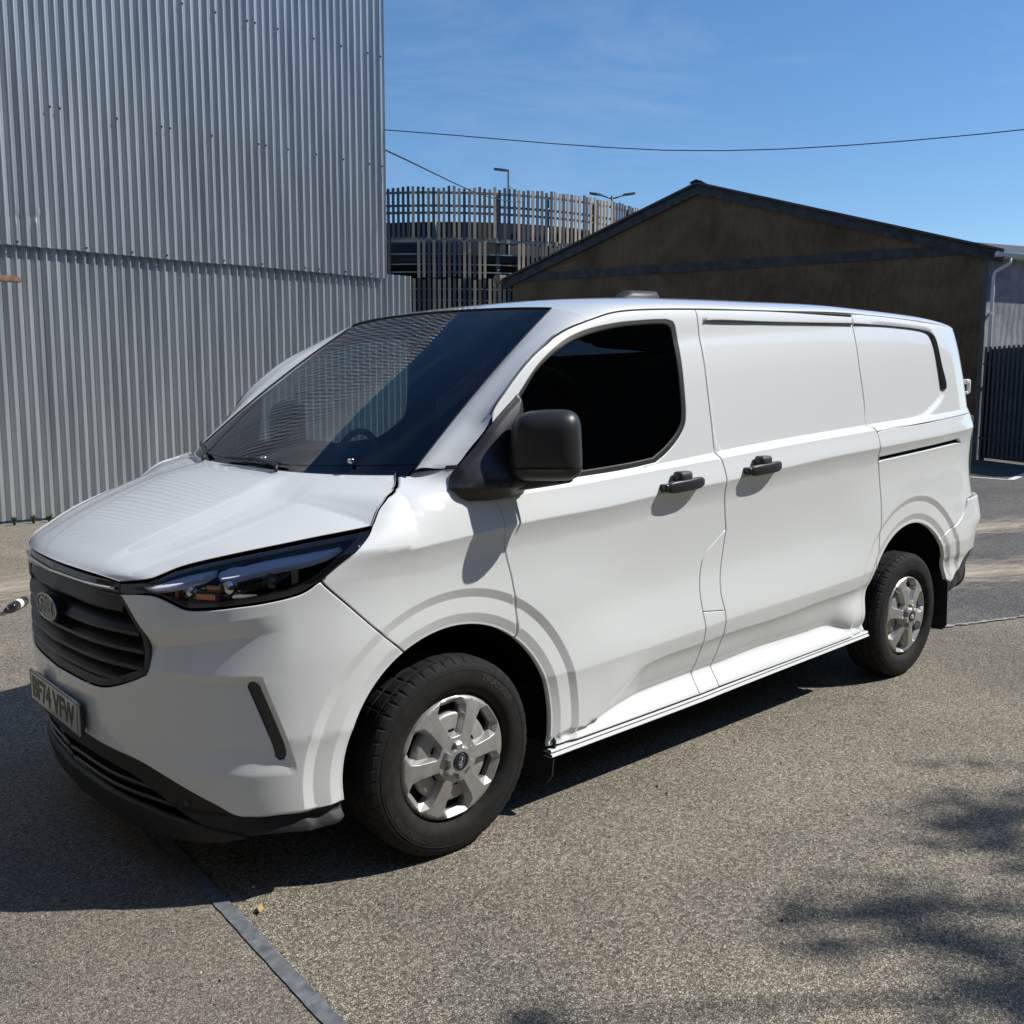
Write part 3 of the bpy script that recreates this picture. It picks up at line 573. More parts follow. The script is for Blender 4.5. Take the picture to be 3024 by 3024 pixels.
def barge(u0, z0, u1, z1):
    d = np.array([u1-u0, z1-z0]); d /= np.linalg.norm(d); n = np.array([-d[1], d[0]]); n = n if n[1] > 0 else -n
    lo = -.24; pl = [(u0, z0), (u1, z1), (u1, z1-.22), (u0, z0-.22)]
    return gprism(pl, -.09, -.035), gprism([(u0, z0+.055), (u1, z1+.055), (u1, z1+.005), (u0, z0+.005)], -.18, 9.0)
for (u0, z0, u1, z1) in ((-.30, ZE-.06, FA, ZA+.04), (LG+.25, ZE-.02, FA, ZA+.04)):
    a, b = barge(u0, z0, u1, z1); obj('bargeboard', *a, 'fascia', gb, False); obj('roof_slope', *b, 'roof_sheet', gb, False)
obj('ridge_cap', *gprism([(FA-.16, ZA+.068), (FA, ZA+.125), (FA+.16, ZA+.068), (FA+.16, ZA+.085), (FA, ZA+.145), (FA-.16, ZA+.085)], -.21, 9.0), 'roof_sheet', gb, False)
es = np.array([.95, -.312])                     # the side wall runs off to the right
en = np.array([.312, .95])
def sp(u, v, z): q = es*u+en*v; return (q[0], q[1], z)
obj('side_wall', *prism([sp(.02, .02, -.1), sp(12, .02, -.1), sp(12, .02, ZE-.12), sp(.02, .02, ZE-.12)], [sp(.02, .3, -.1), sp(12, .3, -.1), sp(12, .3, ZE-.12), sp(.02, .3, ZE-.12)]), 'render_grey', gb, False)
obj('eave_roof', *prism([sp(-.1, -.22, ZE-.06), sp(12, -.22, ZE-.10), sp(12, 3, ZE+.7), sp(-.1, 3, ZE+.7)], [sp(-.1, -.22, ZE-.03), sp(12, -.22, ZE-.07), sp(12, 3, ZE+.73), sp(-.1, 3, ZE+.73)]), 'roof_sheet', gb, False)
obj('soffit', *prism([sp(.0, -.18, ZE-.15), sp(12, -.18, ZE-.19), sp(12, .02, ZE-.19), sp(.0, .02, ZE-.15)], [sp(.0, -.18, ZE-.13), sp(12, -.18, ZE-.17), sp(12, .02, ZE-.17), sp(.0, .02, ZE-.13)]), 'white_upvc', gb, False)
obj('gutter', *tube([sp(-.05, -.25, ZE-.10), sp(11, -.25, ZE-.17)], .058, 10), 'white_upvc', gb)
for i in range(6): obj('gutter_bracket', *bbox(*sp(.35+i*1.2, -.19, ZE-.10), .04, .08, .12, .006), 'white_upvc', gb)
obj('downpipe', *tube([sp(.36, -.25, ZE-.14), sp(.35, -.24, ZE-.27), sp(.14, -.07, ZE-.44), sp(.12, -.06, ZE-.56), sp(.12, -.06, .1)], .038, 10), 'white_upvc', gb)
for z in (3.1, 1.6): obj('pipe_clip', *bbox(*sp(.12, -.04, z), .12, .08, .04, .005), 'white_upvc', gb)
obj('corner_trim', *prism([gp(-.012, -.012, 0), gp(.07, -.012, 0), gp(.07, .25, 0), gp(-.012, .25, 0)], [gp(-.012, -.012, ZE-.2), gp(.07, -.012, ZE-.2), gp(.07, .25, ZE-.2), gp(-.012, .25, ZE-.2)]), 'steel_post', gb, False)
obj('eave_bracket', *bbox(*gp(LG+.35, -.1, ZE+.02), .25, .25, .22, .02), 'timber', gb)

# ------------------------------------------------------------------ palisade fence at the right
F0 = np.array([19.42, 5.60]); F1 = np.array([17.2, 2.35]); fe = (F1-F0)/np.linalg.norm(F1-F0); fn = np.array([fe[1], -fe[0]])
if fn @ (CAM[:2]-F0) < 0: fn = -fn
fr_ = empty('palisade_fence', (float(F0[0]), float(F0[1]), 0), label='dark steel palisade fence closing the yard at the right', cat='fence')
def fp(u, v, z): q = fe*u+fn*v; return (q[0], q[1], z)
pale = None
LF = float(np.linalg.norm(F1-F0)); npale = int(LF/.155)
for i in range(npale):
    if pale is None:
        w = .042; prof = [(-w, 0), (-.014, .018), (.014, .018), (w, 0), (w, -.004), (.014, .012), (-.014, .012), (-w, -.004)]
        V = []; F = []
        for z, sc in ((.12, 1), (2.36, 1), (2.40, .85)): V += [(*(fe*a*sc+fn*b), z) for a, b in prof]
        for j in range(2):
            for k in range(8): k2 = (k+1) % 8; F.append((j*8+k, j*8+k2, (j+1)*8+k2, (j+1)*8+k))
        F.append(tuple(range(16, 24))); pale = obj('pale', V, F, 'fence_paint', fr_, False); q = pale
    else: q = pale.copy(); COL.objects.link(q); q.parent = fr_
    c = fe*(.08+i*.155)+fn*.03; q.location = (c[0], c[1], 0)
for z in (.45, 2.02): obj('rail', *prism([fp(0, -.02, z), fp(LF, -.02, z), fp(LF, .025, z), fp(0, .025, z)], [fp(0, -.02, z+.05), fp(LF, -.02, z+.05), fp(LF, .025, z+.05), fp(0, .025, z+.05)]), 'fence_paint', fr_, False)
for u in (0.02, LF*.72): obj('post', *prism([fp(u-.04, -.1, 0), fp(u+.04, -.1, 0), fp(u+.04, -.02, 0), fp(u-.04, -.02, 0)], [fp(u-.04, -.1, 2.3), fp(u+.04, -.1, 2.3), fp(u+.04, -.02, 2.3), fp(u-.04, -.02, 2.3)]), 'fence_paint', fr_, False)
obj('backing_sheet', *prism([fp(0, -.14, .05), fp(LF, -.14, .05), fp(LF, -.12, .05), fp(0, -.12, .05)], [fp(0, -.14, 2.36), fp(LF, -.14, 2.36), fp(LF, -.12, 2.36), fp(0, -.12, 2.36)]), 'fence_paint', fr_, False)

# ------------------------------------------------------------------ round car-park ramp screened with battens
RC = np.array([33.1, 41.7]); RR = 12.0
rp = empty('round_car_park_ramp', (float(RC[0]), float(RC[1]), 0), label='round car park ramp screened with tan and dark vertical battens', cat='car park')
a0 = math.atan2(CAM[1]-RC[1], CAM[0]-RC[0])
def ringband(r0, r1, z0, z1, s0, s1, n=80, rise=0.0):
    V = []; F = []
    for i in range(n+1):
        a = a0+s0+(s1-s0)*i/n; c, s = math.cos(a), math.sin(a); dz = rise*(i/n-.5)
        V += [(r0*c, r0*s, z0+dz), (r1*c, r1*s, z0+dz), (r1*c, r1*s, z1+dz), (r0*c, r0*s, z1+dz)]
    for i in range(n):
        b = 4*i
        for k in range(4): k2 = (k+1) % 4; F.append((b+k, b+4+k, b+4+k2, b+k2))
    return V, F
ST = .0191; n2 = 46
slat_cache = {}
tones = ['slat_tan', 'slat_dark', 'slat_tan', 'slat_brown', 'slat_dark', 'slat_dark', 'slat_tan', 'slat_brown']
rs = random.Random(5)
def in_open(i): return -11 <= i <= -7 or 8 <= i <= 13
for tier, (z0, z1) in enumerate([(8.12, 10.36), (6.38, 8.02), (.3, 6.36)]):
    for i in range(-42, 50):
        if tier == 1 and in_open(i): continue
        if tier == 2 and not (-24 <= i <= 34): continue
        key = (tier, rs.choice(tones))
        if key not in slat_cache: slat_cache[key] = bpy.data.meshes.new('slat'); V, F = box(0, 0, 0, .05, .125, z1-z0); slat_cache[key].from_pydata(V, [], F); slat_cache[key].materials.append(MATS[key[1]])
        a = a0+i*ST; q = bpy.data.objects.new('slat', slat_cache[key]); COL.objects.link(q); q.parent = rp; r = RR+rs.choice((0, .0, .06))
        q.location = (r*math.cos(a), r*math.sin(a), (z0+z1)/2+rs.uniform(-.05, .07)); q.rotation_euler.z = a
for z in (10.12, 9.55, 9.24): obj('ring_rail', *ringband(RR-.22, RR-.10, z, z+.09, -.82, .97), 'rail_grey', rp, False)
for z in (7.45, 7.0, 6.65, 5.9, 5.4, 4.9): obj('ring_rail', *ringband(RR-.20, RR-.12, z, z+.05, -.82, .97), 'rail_grey', rp, False)
obj('ring_beam', *ringband(RR-.5, RR-.07, 8.0, 8.2, -.82, .97), 'rail_grey', rp, False)
obj('parapet', *ringband(RR-1.2, RR-.95, 8.2, 9.02, -1.2, 1.2, 80, .25), 'concrete_dark', rp, False)
obj('ramp_slab', *ringband(RR-5, RR-.6, 7.2, 7.55, -1.5, 1.5, 80, .3), 'concrete_dark', rp, False)
obj('ramp_slab', *ringband(RR-5, RR-.6, 4.2, 4.55, -1.5, 1.5, 80, .3), 'concrete_dark', rp, False)
obj('core_wall', *ringband(RR-5.3, RR-5, 0, 9.0, -1.6, 1.6), 'concrete_dark', rp, False)
obj('far_rail', *ringband(RR-.3, RR-.1, 9.3, 9.45, 2.3, 4.0), 'rail_grey', rp, False)
for i in (-39, -30, -16, -3, 10, 21, 33, 45):
    a = a0+i*ST; obj('column', *tube([((RR-.35)*math.cos(a), (RR-.35)*math.sin(a), 0), ((RR-.35)*math.cos(a), (RR-.35)*math.sin(a), 10.2)], .10, 8), 'steel_post', rp)

# ------------------------------------------------------------------ lamps and wires
def lamp_head(d, z, L=.62):
    d = np.array(d); n = np.array([-d[1], d[0], 0])
    A = [tuple(d*t-n*w+np.array([0, 0, z+zz])) for t, w, zz in ((0, .07, 0), (.25*L/.6, .14, .03), (L, .10, .08))]+[tuple(d*t+n*w+np.array([0, 0, z+zz])) for t, w, zz in ((L, .10, .08), (.25*L/.6, .14, .03), (0, .07, 0))]
    return prism(A, [(a, b, c+.09) for a, b, c in A])
l1 = empty('lamp_post', (31.6, 34.85, 0), label='single headed lamp post above the round ramp', cat='lamp post')
obj('pole', *tube([(0, 0, 0), (0, 0, 12.35)], .06, 8), 'steel_post', l1); obj('lamp_head', *lamp_head((-rt[0], -rt[1], 0), 12.28, .75), 'steel_post', l1, False)
l2 = empty('lamp_post', (35.5, 31.35, 0), label='twin headed lamp post beside the workshop roof', cat='lamp post')
obj('pole', *tube([(0, 0, 0), (0, 0, 11.1)], .06, 8), 'steel_post', l2)
for s in (-1, 1):
    d = np.array([rt[0]*s, rt[1]*s, 0]); e = d*.55
    obj('arm', *tube([(0, 0, 10.95), (e[0], e[1], 11.12)], .04, 6), 'steel_post', l2); V, F = lamp_head(d, 0, .6); obj('lamp_head', [(a+e[0], b+e[1], c+11.10) for a, b, c in V], F, 'steel_post', l2, False)
l3 = empty('lamp_post', (26.2, 25.4, 0), label='short curved grey lamp post in front of the ramp battens', cat='lamp post')
obj('pole', *tube([(0, 0, 0), (0, 0, 5.9), (-.02, .03, 6.25), (-.12, .12, 6.45), (-.3, .28, 6.5)], .075, 8), 'rail_grey', l3); obj('lamp_head', *lamp_head((-rt[0], -rt[1], 0), 6.42, .5), 'rail_grey', l3, False)
def wire(P, r, lb):
    obj('overhead_wire', *tube(catmull(P, .8), r, 5), 'rubber', None, label=lb, cat='wire')
wire([(6.19, 8.49, 5.14), (9.15, 5.16, 4.74), (11.09, 1.77, 4.71), (12.2, -.6, 4.85)], .007, 'long sagging wire crossing the whole sky from the wall to the right')
wire([(6.19, 8.49, 4.87), (14.5, 16.2, 6.35), (27.77, 29.4, 9.73), (31.6, 34.85, 11.6)], .012, 'short wire sloping from the wall down to the round ramp')

# ------------------------------------------------------------------ tree beside the camera whose shade falls on the tarmac
tr0 = empty('overhanging_tree', (8.6, -9.0, 0), label='broadleaf tree beside the yard, only its shade is in the picture', cat='tree')
h0 = 6.0; TB = np.array([8.6, -9.0, 0]); br = []; cl = []
for gx, gy, h, rad, n in [(1.52, -2.11, 8.2, .26, 34), (1.78, -2.08, 8.3, .28, 34), (2.05, -2.2, 8.4, .34, 30), (1.24, -2.20, 8.0, .20, 12), (.80, -2.14, 7.8, .17, 20), (.71, -2.09, 7.9, .12, 8), (.54, -1.94, 7.8, .08, 7), (.43, -2.09, 7.6, .10, 9), (.73, -2.28, 7.9, .15, 11), (.64, -2.53, 8.0, .20, 34), (.78, -2.66, 8.1, .26, 34), (.35, -2.75, 8.0, .3, 25), (-.39, -1.79, 7.4, .10, 8), (1.3, -2.9, 8.3, .4, 40), (2.4, -2.6, 8.5, .5, 70)]:
    cl.append((np.array([gx+h*SA, gy-h*SB, h]), rad, n))
trunk_top = TB+np.array([-.4, .5, 5.6])
parts = [tube([TB, TB+np.array([-.1, .1, 1.5]), TB+np.array([-.25, .3, 3]), trunk_top], [.26, .2, .17, .14], 10)]
obj('trunk', [np.array(v)-TB for v in parts[0][0]], parts[0][1], 'bark', tr0)
for c, rad, n in cl:
    m = (trunk_top+c)/2+np.array([0, 0, .35]); V, F = tube([trunk_top, m, c], [.05, .03, .008], 6); obj('limb', [np.array(v)-TB for v in V], F, 'bark', tr0)
V = []; F = []
def leaf(c, s):
    a = rng.normal(size=3); a /= np.linalg.norm(a); b = np.cross(a, rng.normal(size=3)); b /= np.linalg.norm(b); i = len(V)
    V.extend([c-a*s, c+b*s*.45, c+a*s, c-b*s*.45]); F.append((i, i+1, i+2, i+3))
for c, rad, n in cl:
    for k in range(n): leaf(c-TB+rng.normal(size=3)*rad*.5, .06+.05*rng.random())
for k in range(1600):                              # the crown above and behind the camera side
    d = rng.normal(size=3); d /= np.linalg.norm(d); leaf(np.array([.3, -.9, 9.4])+d*np.array([2.0, 1.8, 1.6])*(.55+.45*rng.random()), .10)
obj('crown', V, F, 'leaf', tr0, False)

# ------------------------------------------------------------------ unseen dark buildings added on two sides to cut sky fill and darken reflections
pmat('occluder_dark', (0.075, 0.062, 0.054), 0.9, noise=(1.5, 6, 0.4))
def occluder(name, x0, x1, y0, y1, h, lb, dx, dy):
    e = empty(name, ((x0+x1)/2, (y0+y1)/2, 0), label=lb, cat='building'); cx, cy = (x0+x1)/2, (y0+y1)/2; sx, sy = x1-x0, y1-y0
    obj('wall', *box(0, 0, h/2-.05, sx, sy, h+.1), 'occluder_dark', e, False); obj('roof', *box(0, 0, h+.11, sx+.5, sy+.5, .2), 'roof_sheet', e, False)
    for i in range(3):
        t = (i-1)*.28; px, py = (dx*(sx/2+.02), t*sy) if dx else (t*sx, dy*(sy/2+.02))
        obj('reflection_panel', *box(px, py, 1.7, .06 if dx else 3.0, 3.0 if dx else .06, 3.4), 'rail_grey', e, False)  # paler panels added to give the glass some shapes to reflect
occluder('sky_occluder', -16, -8.0, -12, 8.2, 12.0, 'unseen dark building added beyond the left edge to cut skylight', 1, 0)
occluder('sky_occluder', -9, 70, -22, -13, 9.0, 'unseen dark building added behind the camera to darken reflections', 0, 1)
# ================================================================== the van
van = empty('delivery_van', (0, 0, 0), label='white panel van parked on the tarmac in front of the corrugated wall', cat='van')
# ---- front wing
arcF = lambda p, q, n=26: arc(ARF, ang(ARF, p), ang(ARF, q), n)
HLB = [(-.484, .993), (-.525, .964), (-.633, .94), (-.716, .93), (-.823, .918), (-.876, .917), (-.943, .936), (-1.003, .948), (-1.156, .936)]
HLT = [(-1.160, .973), (-1.088, .983), (-1.027, .995), (-.990, 1.024), (-.904, 1.056), (-.808, 1.083), (-.694, 1.108), (-.597, 1.123), (-.46, 1.138)]
HG = [(-.46, 1.138), (-.449, 1.189), (-.406, 1.214), (-.28, 1.229), (-.147, 1.241), (-.117, 1.255), (-.069, 1.280)]
HLR = [(-.46, 1.138), (-.449, 1.115), (-.453, 1.059), (-.484, .993)]
GAPW = [(-.484, .993), (-.396, .916), (-.284, .81), (-.19, .73)]
DG = [(.284, .71), (.272, .804), (.257, .869), (.24, .937), (.219, .995), (.203, 1.062), (.197, 1.111), (.184, 1.169), (.155, 1.205)]
wa0 = (-.19, .73); wa1 = (.284, .71)
wing = panel('front_wing', [HLR, GAPW, arc(ARF, ang(ARF, wa0), ang(ARF, wa1), 20), DG, [(.155, 1.205), (.12, 1.26), (.07, 1.302)], [(.07, 1.302), (.03, 1.299), (-.003, 1.293), (-.032, 1.287), (-.069, 1.280)], HG[::-1]], side, 'paint', van, lines=FL+DOM)
both(wing)
# ---- front door
GUT = [(1.339, 1.878), (1.112, 1.866), (.932, 1.852), (.831, 1.837), (.747, 1.814), (.592, 1.765), (.426, 1.679), (.319, 1.6), (.236, 1.523), (.2, 1.488), (.19, 1.47), (.184, 1.424)]
BP = [(1.462, .964), (1.437, 1.06), (1.42, 1.139), (1.416, 1.177), (1.414, 1.213), (1.4, 1.267), (1.374, 1.293)]
BP2 = [(1.374, 1.293), (1.366, 1.387), (1.348, 1.566), (1.339, 1.787), (1.339, 1.878)]
FLP_L = [(1.304, .298), (1.308, .377), (1.321, .462), (1.319, .565), (1.305, .634), (1.296, .739), (1.318, .855), (1.35, .89)]
FLP_R = [(1.462, .964), (1.45, .86), (1.435, .753), (1.434, .687), (1.452, .618), (1.459, .558), (1.456, .462), (1.441, .385), (1.437, .304)]
WIN = [[(.29, 1.228), (.29, 1.29), (.314, 1.537)], [(.314, 1.537), (.325, 1.549), (.418, 1.637), (.554, 1.72), (.685, 1.769), (.845, 1.801), (1.046, 1.823), (1.14, 1.829)], [(1.14, 1.829), (1.185, 1.818), (1.20, 1.767)], [(1.20, 1.767), (1.202, 1.621), (1.205, 1.47)], [(1.205, 1.47), (1.195, 1.412), (1.159, 1.365), (1.08, 1.306), (1.008, 1.270)], [(1.008, 1.270), (.861, 1.255), (.603, 1.240), (.29, 1.228)]]
WIN_IN = [[(.30, 1.25), (.30, 1.29), (.318, 1.515)], [(.318, 1.515), (.416, 1.617), (.548, 1.698), (.677, 1.746), (.842, 1.782), (1.043, 1.804), (1.125, 1.809)], [(1.125, 1.809), (1.163, 1.798), (1.176, 1.753)], [(1.176, 1.753), (1.179, 1.621), (1.182, 1.468)], [(1.182, 1.468), (1.170, 1.413), (1.138, 1.376), (1.059, 1.322), (.995, 1.290)], [(.995, 1.290), (.872, 1.278), (.617, 1.262), (.30, 1.25)]]
dend = (.447, .262)
door = panel('front_door', [arc(ARF, ang(ARF, wa1), ang(ARF, dend), 18), [(.45, .258), (.9, .267), (1.304, .277)], [(1.304, .277)]+FLP_L, [(1.35, .89), (1.462, .964)], BP, BP2, GUT, [(.184, 1.424), (.188, 1.33), (.168, 1.25), (.155, 1.205)], DG[::-1]], side, 'paint', van, holes=[WIN], lines=FL, hgap=-.0005)
door2 = mirror_obj(door)
for dd, m in ((door, False), (door2, True)):
    se = panel('window_seal', WIN, side, 'rubber', dd, holes=[WIN_IN], off=-.003, gap=-.002, hgap=0, lip=.006, depth=.012)
    gl = panel('window_pane', WIN_IN, side, 'window_glass', dd, off=-.009, gap=-.004, flange=False, step=.05)
    if m:
        for o in (se, gl):
            q = mirror_obj(o, dd); bpy.data.objects.remove(o)
# ---- fuel flap, lower pillar, sliding door
flap = panel('fuel_flap', [FLP_L[4:]+[(1.35, .89)], [(1.35, .89), (1.462, .964)], FLP_R[:5], [(1.452, .618), (1.305, .634)]], side, 'paint', van, gap=.0016)
low = panel('pillar_cover', [[(1.304, .277)]+FLP_L[:5], [(1.305, .634), (1.452, .618)], FLP_R[4:]+[(1.437, .283)], [(1.437, .283), (1.304, .277)]], side, 'paint', van, lines=FL, gap=.0016)
SR = [(2.563, 1.906), (2.561, 1.867), (2.565, 1.679), (2.598, 1.486), (2.603, 1.375)]; SR2 = [(2.603, 1.375), (2.654, 1.361), (2.677, 1.334), (2.681, 1.263), (2.69, 1.208), (2.712, 1.162), (2.755, .994), (2.767, .882), (2.774, .788)]
ra0 = (ARR[0]+ARR[2]*math.cos(math.radians(147)), ARR[1]+ARR[2]*math.sin(math.radians(147)))
SR2 = SR2+[ra0]
rbot = (2.690, .318)
slide = panel('sliding_door', [FLP_R[::-1], BP, BP2, [(1.339, 1.878), (1.859, 1.897), (2.563, 1.906)], SR, SR2, arc(ARR, ang(ARR, ra0), ang(ARR, rbot)+2*math.pi, 14), [rbot, (2.0, .298), (1.437, .283)], [(1.437, .283), (1.437, .304)]], side_r, 'paint', van, lines=FL+[RECESS, inset(RECESS, -.012)[0]])
# ---- rear quarter: lower, upper, bumper
ra1 = (ARR[0]+ARR[2]*math.cos(math.radians(48)), ARR[1]+ARR[2]*math.sin(math.radians(48)))
RB = [ra1, (3.58, .765), (3.68, .80), (3.757, .853), (3.80, .915)]
SLOT = [[(2.700, 1.212), (3.62, 1.272)], [(3.62, 1.272), (3.65, 1.262), (3.675, 1.249)], [(3.675, 1.249), (3.611, 1.249), (2.76, 1.197), (2.700, 1.194)]]
QL = [(2.678, 1.3385), (3.2, 1.374), (3.74, 1.409), (3.985, 1.425)]
ql = panel('rear_quarter_panel', [SR2[2:], arc(ARR, ang(ARR, ra0), ang(ARR, ra1), 26), RB, [(3.80, .915), (4.02, .93)], [(4.02, .93), (4.01, 1.2), (3.985, 1.425)], QL[::-1]], side, 'paint', van, holes=[SLOT], lines=FL)
qu = panel('rear_upper_panel', [SR+[(2.654, 1.361), (2.677, 1.336)], QL, [(3.985, 1.425), (3.94, 1.60), (3.86, 1.86)], [(3.86, 1.86), (3.75, 1.893), (3.3, 1.915), (2.615, 1.92), (2.563, 1.912)]], side_r, 'paint', van, lines=FL+[RECESS, inset(RECESS, -.02)[0], inset(RECESS, -.04)[0]])
def side_b(s, z):
    P = side(s, z); k = sstep(3.70, 3.95, s)*sstep(.70, .80, z); P[..., 0] += .07*k; P[..., 1] -= .004*k; return P
rb = panel('rear_bumper', [arc(ARR, ang(ARR, ra1), math.radians(12), 16), [(ARR[0]+ARR[2]*math.cos(math.radians(12)), ARR[1]+ARR[2]*math.sin(math.radians(12))), (3.64, .445)], [(3.64, .445), (3.76, .52), (3.86, .60)], [(3.86, .60), (4.06, .62)], [(4.06, .62), (4.06, .93)], [(4.06, .93), (3.80, .915)], RB[::-1]], side_b, 'paint', van)
rb2 = panel('rear_bumper_skirt', [[(3.62, .455), (3.61, .40), (3.78, .45), (3.90, .545), (4.02, .56)], [(4.02, .56), (4.02, .66)], [(4.02, .66), (3.86, .60), (3.76, .52), (3.62, .455)]], side, 'plastic_grey', van, off=-.004)
for o in (slide, ql, qu, rb, rb2, flap, low): mirror_obj(o, name={'sliding_door': 'rear_side_panel', 'fuel_flap': 'side_panel_cover'}.get(o.name.split('.')[0]))
# black strips round the panel recess
st1 = panel('recess_strip', [[(1.376, 1.831), (1.395, 1.838), (1.911, 1.854), (2.553, 1.876)], [(2.553, 1.876), (2.549, 1.864)], [(2.549, 1.864), (1.9, 1.8445), (1.40, 1.829), (1.376, 1.831)]], side, 'plastic', van, off=.006, lip=.003, depth=.016)
st2 = panel('recess_strip', [[(2.566, 1.877), (2.925, 1.881), (3.3, 1.874), (3.378, 1.863), (3.417, 1.836), (3.468, 1.669), (3.505, 1.575), (3.496, 1.550), (3.460, 1.548)], [(3.460, 1.548), (3.434, 1.668), (3.399, 1.80), (3.37, 1.840), (3.291, 1.858), (2.916, 1.868), (2.566, 1.864)], [(2.566, 1.864), (2.566, 1.877)]], side_r, 'plastic', van, off=.006, lip=.003, depth=.016)
# ---- dark inner skin seen through the panel gaps
def inner(s, z): P = side(s, z); return P
HOLE_F = [arc((.015, .34, .47), 0.0, math.pi, 30), [(-.455, .34), (-.455, .1), (.485, .1), (.485, .34)]]
ish = panel('body_frame', [[(-.45, 1.10), (-.45, .96), (-.35, .85), (-.32, .62)], arc((.015, .34, .47), math.radians(143), 0, 24)+[(.5, .29)], [(.5, .29), (2.66, .34)], arc((3.15, .37, .49), math.pi, 0, 30), [(3.64, .37), (3.95, .5), (3.95, 1.4), (3.8, 1.84)], [(3.8, 1.84), (3.3, 1.885), (2.5, 1.885), (1.339, 1.85), (.932, 1.83), (.747, 1.79), (.592, 1.74), (.426, 1.65), (.25, 1.50), (.20, 1.43), (.18, 1.28), (-.05, 1.26)]], inner, 'dark', van, holes=[WIN_IN], off=-.026, flange=False, step=.03, gap=0, hgap=-.003)
both(ish)
# ---- sill strip
def sill_fn(y0, y1, dz0, dz1, name, mat):
    V = []; F = []; xs = np.linspace(.445, 2.70, 60); prof = [(-.955, dz1), (y0, dz1), (y0-.004, (dz0+dz1)/2), (y1, dz0), (-.93, dz0)]
    for x in xs:
        zb = float(interp(x, *Z0))-.004
        for y, d in prof: V.append((x, y, zb+d))
    n = len(prof)
    for i in range(len(xs)-1):
        for k in range(n-1): F.append((i*n+k, (i+1)*n+k, (i+1)*n+k+1, i*n+k+1))
    o = obj(name, V, [f[::-1] for f in F], mat, van, False); mirror_obj(o)
sill_fn(-.974, -.972, -.017, -.004, 'sill', 'paint'); sill_fn(-.980, -.972, -.036, -.020, 'sill_flange', 'white_upvc')
# ---- bonnet
EH = np.concatenate([catmull(HLT, .02)[:-1], catmull(HG, .02)]); E3 = side(EH[:, 0], EH[:, 1]); E3 = E3[np.concatenate([[True], np.diff(np.maximum.accumulate(E3[:, 0])) > 2e-3])]
EX0, EX1 = E3[0, 0], E3[-1, 0]
CX0, CX1 = -.945, -.235
CZ = ([0, .03, .08, .15, .3, .5, .7, .85, 1.0], [.985, 1.003, 1.024, 1.047, 1.094, 1.150, 1.202, 1.237, 1.267])
def bonnet(u, v):
    u = np.asarray(u, float); v = np.asarray(v, float); u, v = np.broadcast_arrays(u, v); uc = np.clip(u, 0, 1); a = np.abs(v); sg = np.where(v > 0, -1.0, 1.0)
    ex = EX0+(EX1-EX0)*uc; ey_ = interp(ex, E3[:, 0], E3[:, 1]); ez = interp(ex, E3[:, 0], E3[:, 2])
    cx = CX0+(CX1-CX0)*u; cz = interp(uc, *CZ)
    x = cx+(ex-(CX0+(CX1-CX0)*uc))*a**2.2; y = ey_*a
    kk = sstep(.72, 1.0, uc); Fv = (1-kk)*(.42*a**2+.58*a**4.5)+kk*a**2.2; z = cz+(ez-cz)*Fv
    vr = .60-.22*uc; z = z+.010*sstep(vr+.06, vr-.06, a)*sstep(0, .25, uc)*sstep(1.0, .72, uc)-.005*sstep(vr+.26, vr+.16, a)*sstep(.1, .3, uc)*sstep(vr+.0, vr+.1, a)*sstep(1.0, .72, uc)
    return np.stack([x, sg*y, z], -1)
bo = panel('bonnet', [[(0, 1), (0, -1)], [(0, -1), (.1, -1), (.3, -1), (.5, -1), (.7, -1), (.85, -1), (1, -1)], [(1, -1), (1.0, 0), (1, 1)], [(1, 1), (.5, 1), (0, 1)]], lambda u, v: bonnet(u, -v), 'paint', van, step=.016, gap=.0025, lip=.004, depth=.005)
# ---- roof, pillars, windscreen
WT = np.array([.70, -.693, 1.837]); WB = np.array([-.044, -.827, 1.29])
# find where the header meets the roof section
def t_for_y(x, y):
    ts = np.linspace(-1, 0, 400); P = roof(np.full(400, x), ts); return float(np.interp(y, P[:, 1], ts))
def header_x(y): return .70-.085*(1-(y/.693)**2)
tcn = t_for_y(.70, -.693)
hd = [(header_x(float(roof(.66, t)[1])), t) for t in np.linspace(tcn, -tcn, 15)]; hd[0] = (.70, tcn); hd[-1] = (.70, -tcn)
rf = panel('roof', [[(.70, -1), (.70, tcn)], hd, [(.70, -tcn), (.70, 1)], [(.70, 1), (2.5, 1), (3.87, 1)], [(3.87, 1), (3.93, .6), (3.95, 0), (3.93, -.6), (3.87, -1)], [(3.87, -1), (2.5, -1), (.70, -1)]], lambda x, t: roof(x, t), 'paint', van, step=.02, gap=.0005, lip=.001, depth=.02)
hx = np.array([h[0] for h in hd]); htt = np.array([h[1] for h in hd]); H3 = roof(hx, htt)
OUT = np.array([(.02, 1.297), (.034, 1.300), (.10, 1.365), (.16, 1.425), (.196, 1.48), (.236, 1.527), (.319, 1.604), (.426, 1.683), (.592, 1.769), (.70, 1.8035)]); OUTc = catmull(OUT, .02)
O3 = side(OUTc[:, 0], OUTc[:, 1]); O3[-1] = roof(.70, -1.0)
Lo = np.concatenate([[0], np.cumsum(np.linalg.norm(np.diff(O3, axis=0), axis=1))]); Lo /= Lo[-1]
Rc = roof(np.full(11, .70), np.linspace(-1, tcn, 11)); IT = Rc[-1]
def pillar(a, b):
    O = np.array([np.interp(a, Lo, O3[:, k]) for k in range(3)]); I = WB+(IT-WB)*a; I = I+np.array([-.3, -.25, .5])*.030*4*a*(1-a)
    n = np.array([-.25, -.75, .6]); P = O+(I-O)*b+n*(.012*(math.sin(math.pi*b**2.2)))
    E1 = O3[-1]+(IT-O3[-1])*b+n*(.012*math.sin(math.pi*b**2.2)); R = np.array([np.interp(b, np.linspace(0, 1, 11), Rc[:, k]) for k in range(3)])
    return P+(R-E1)*float(sstep(.55, 1, a))
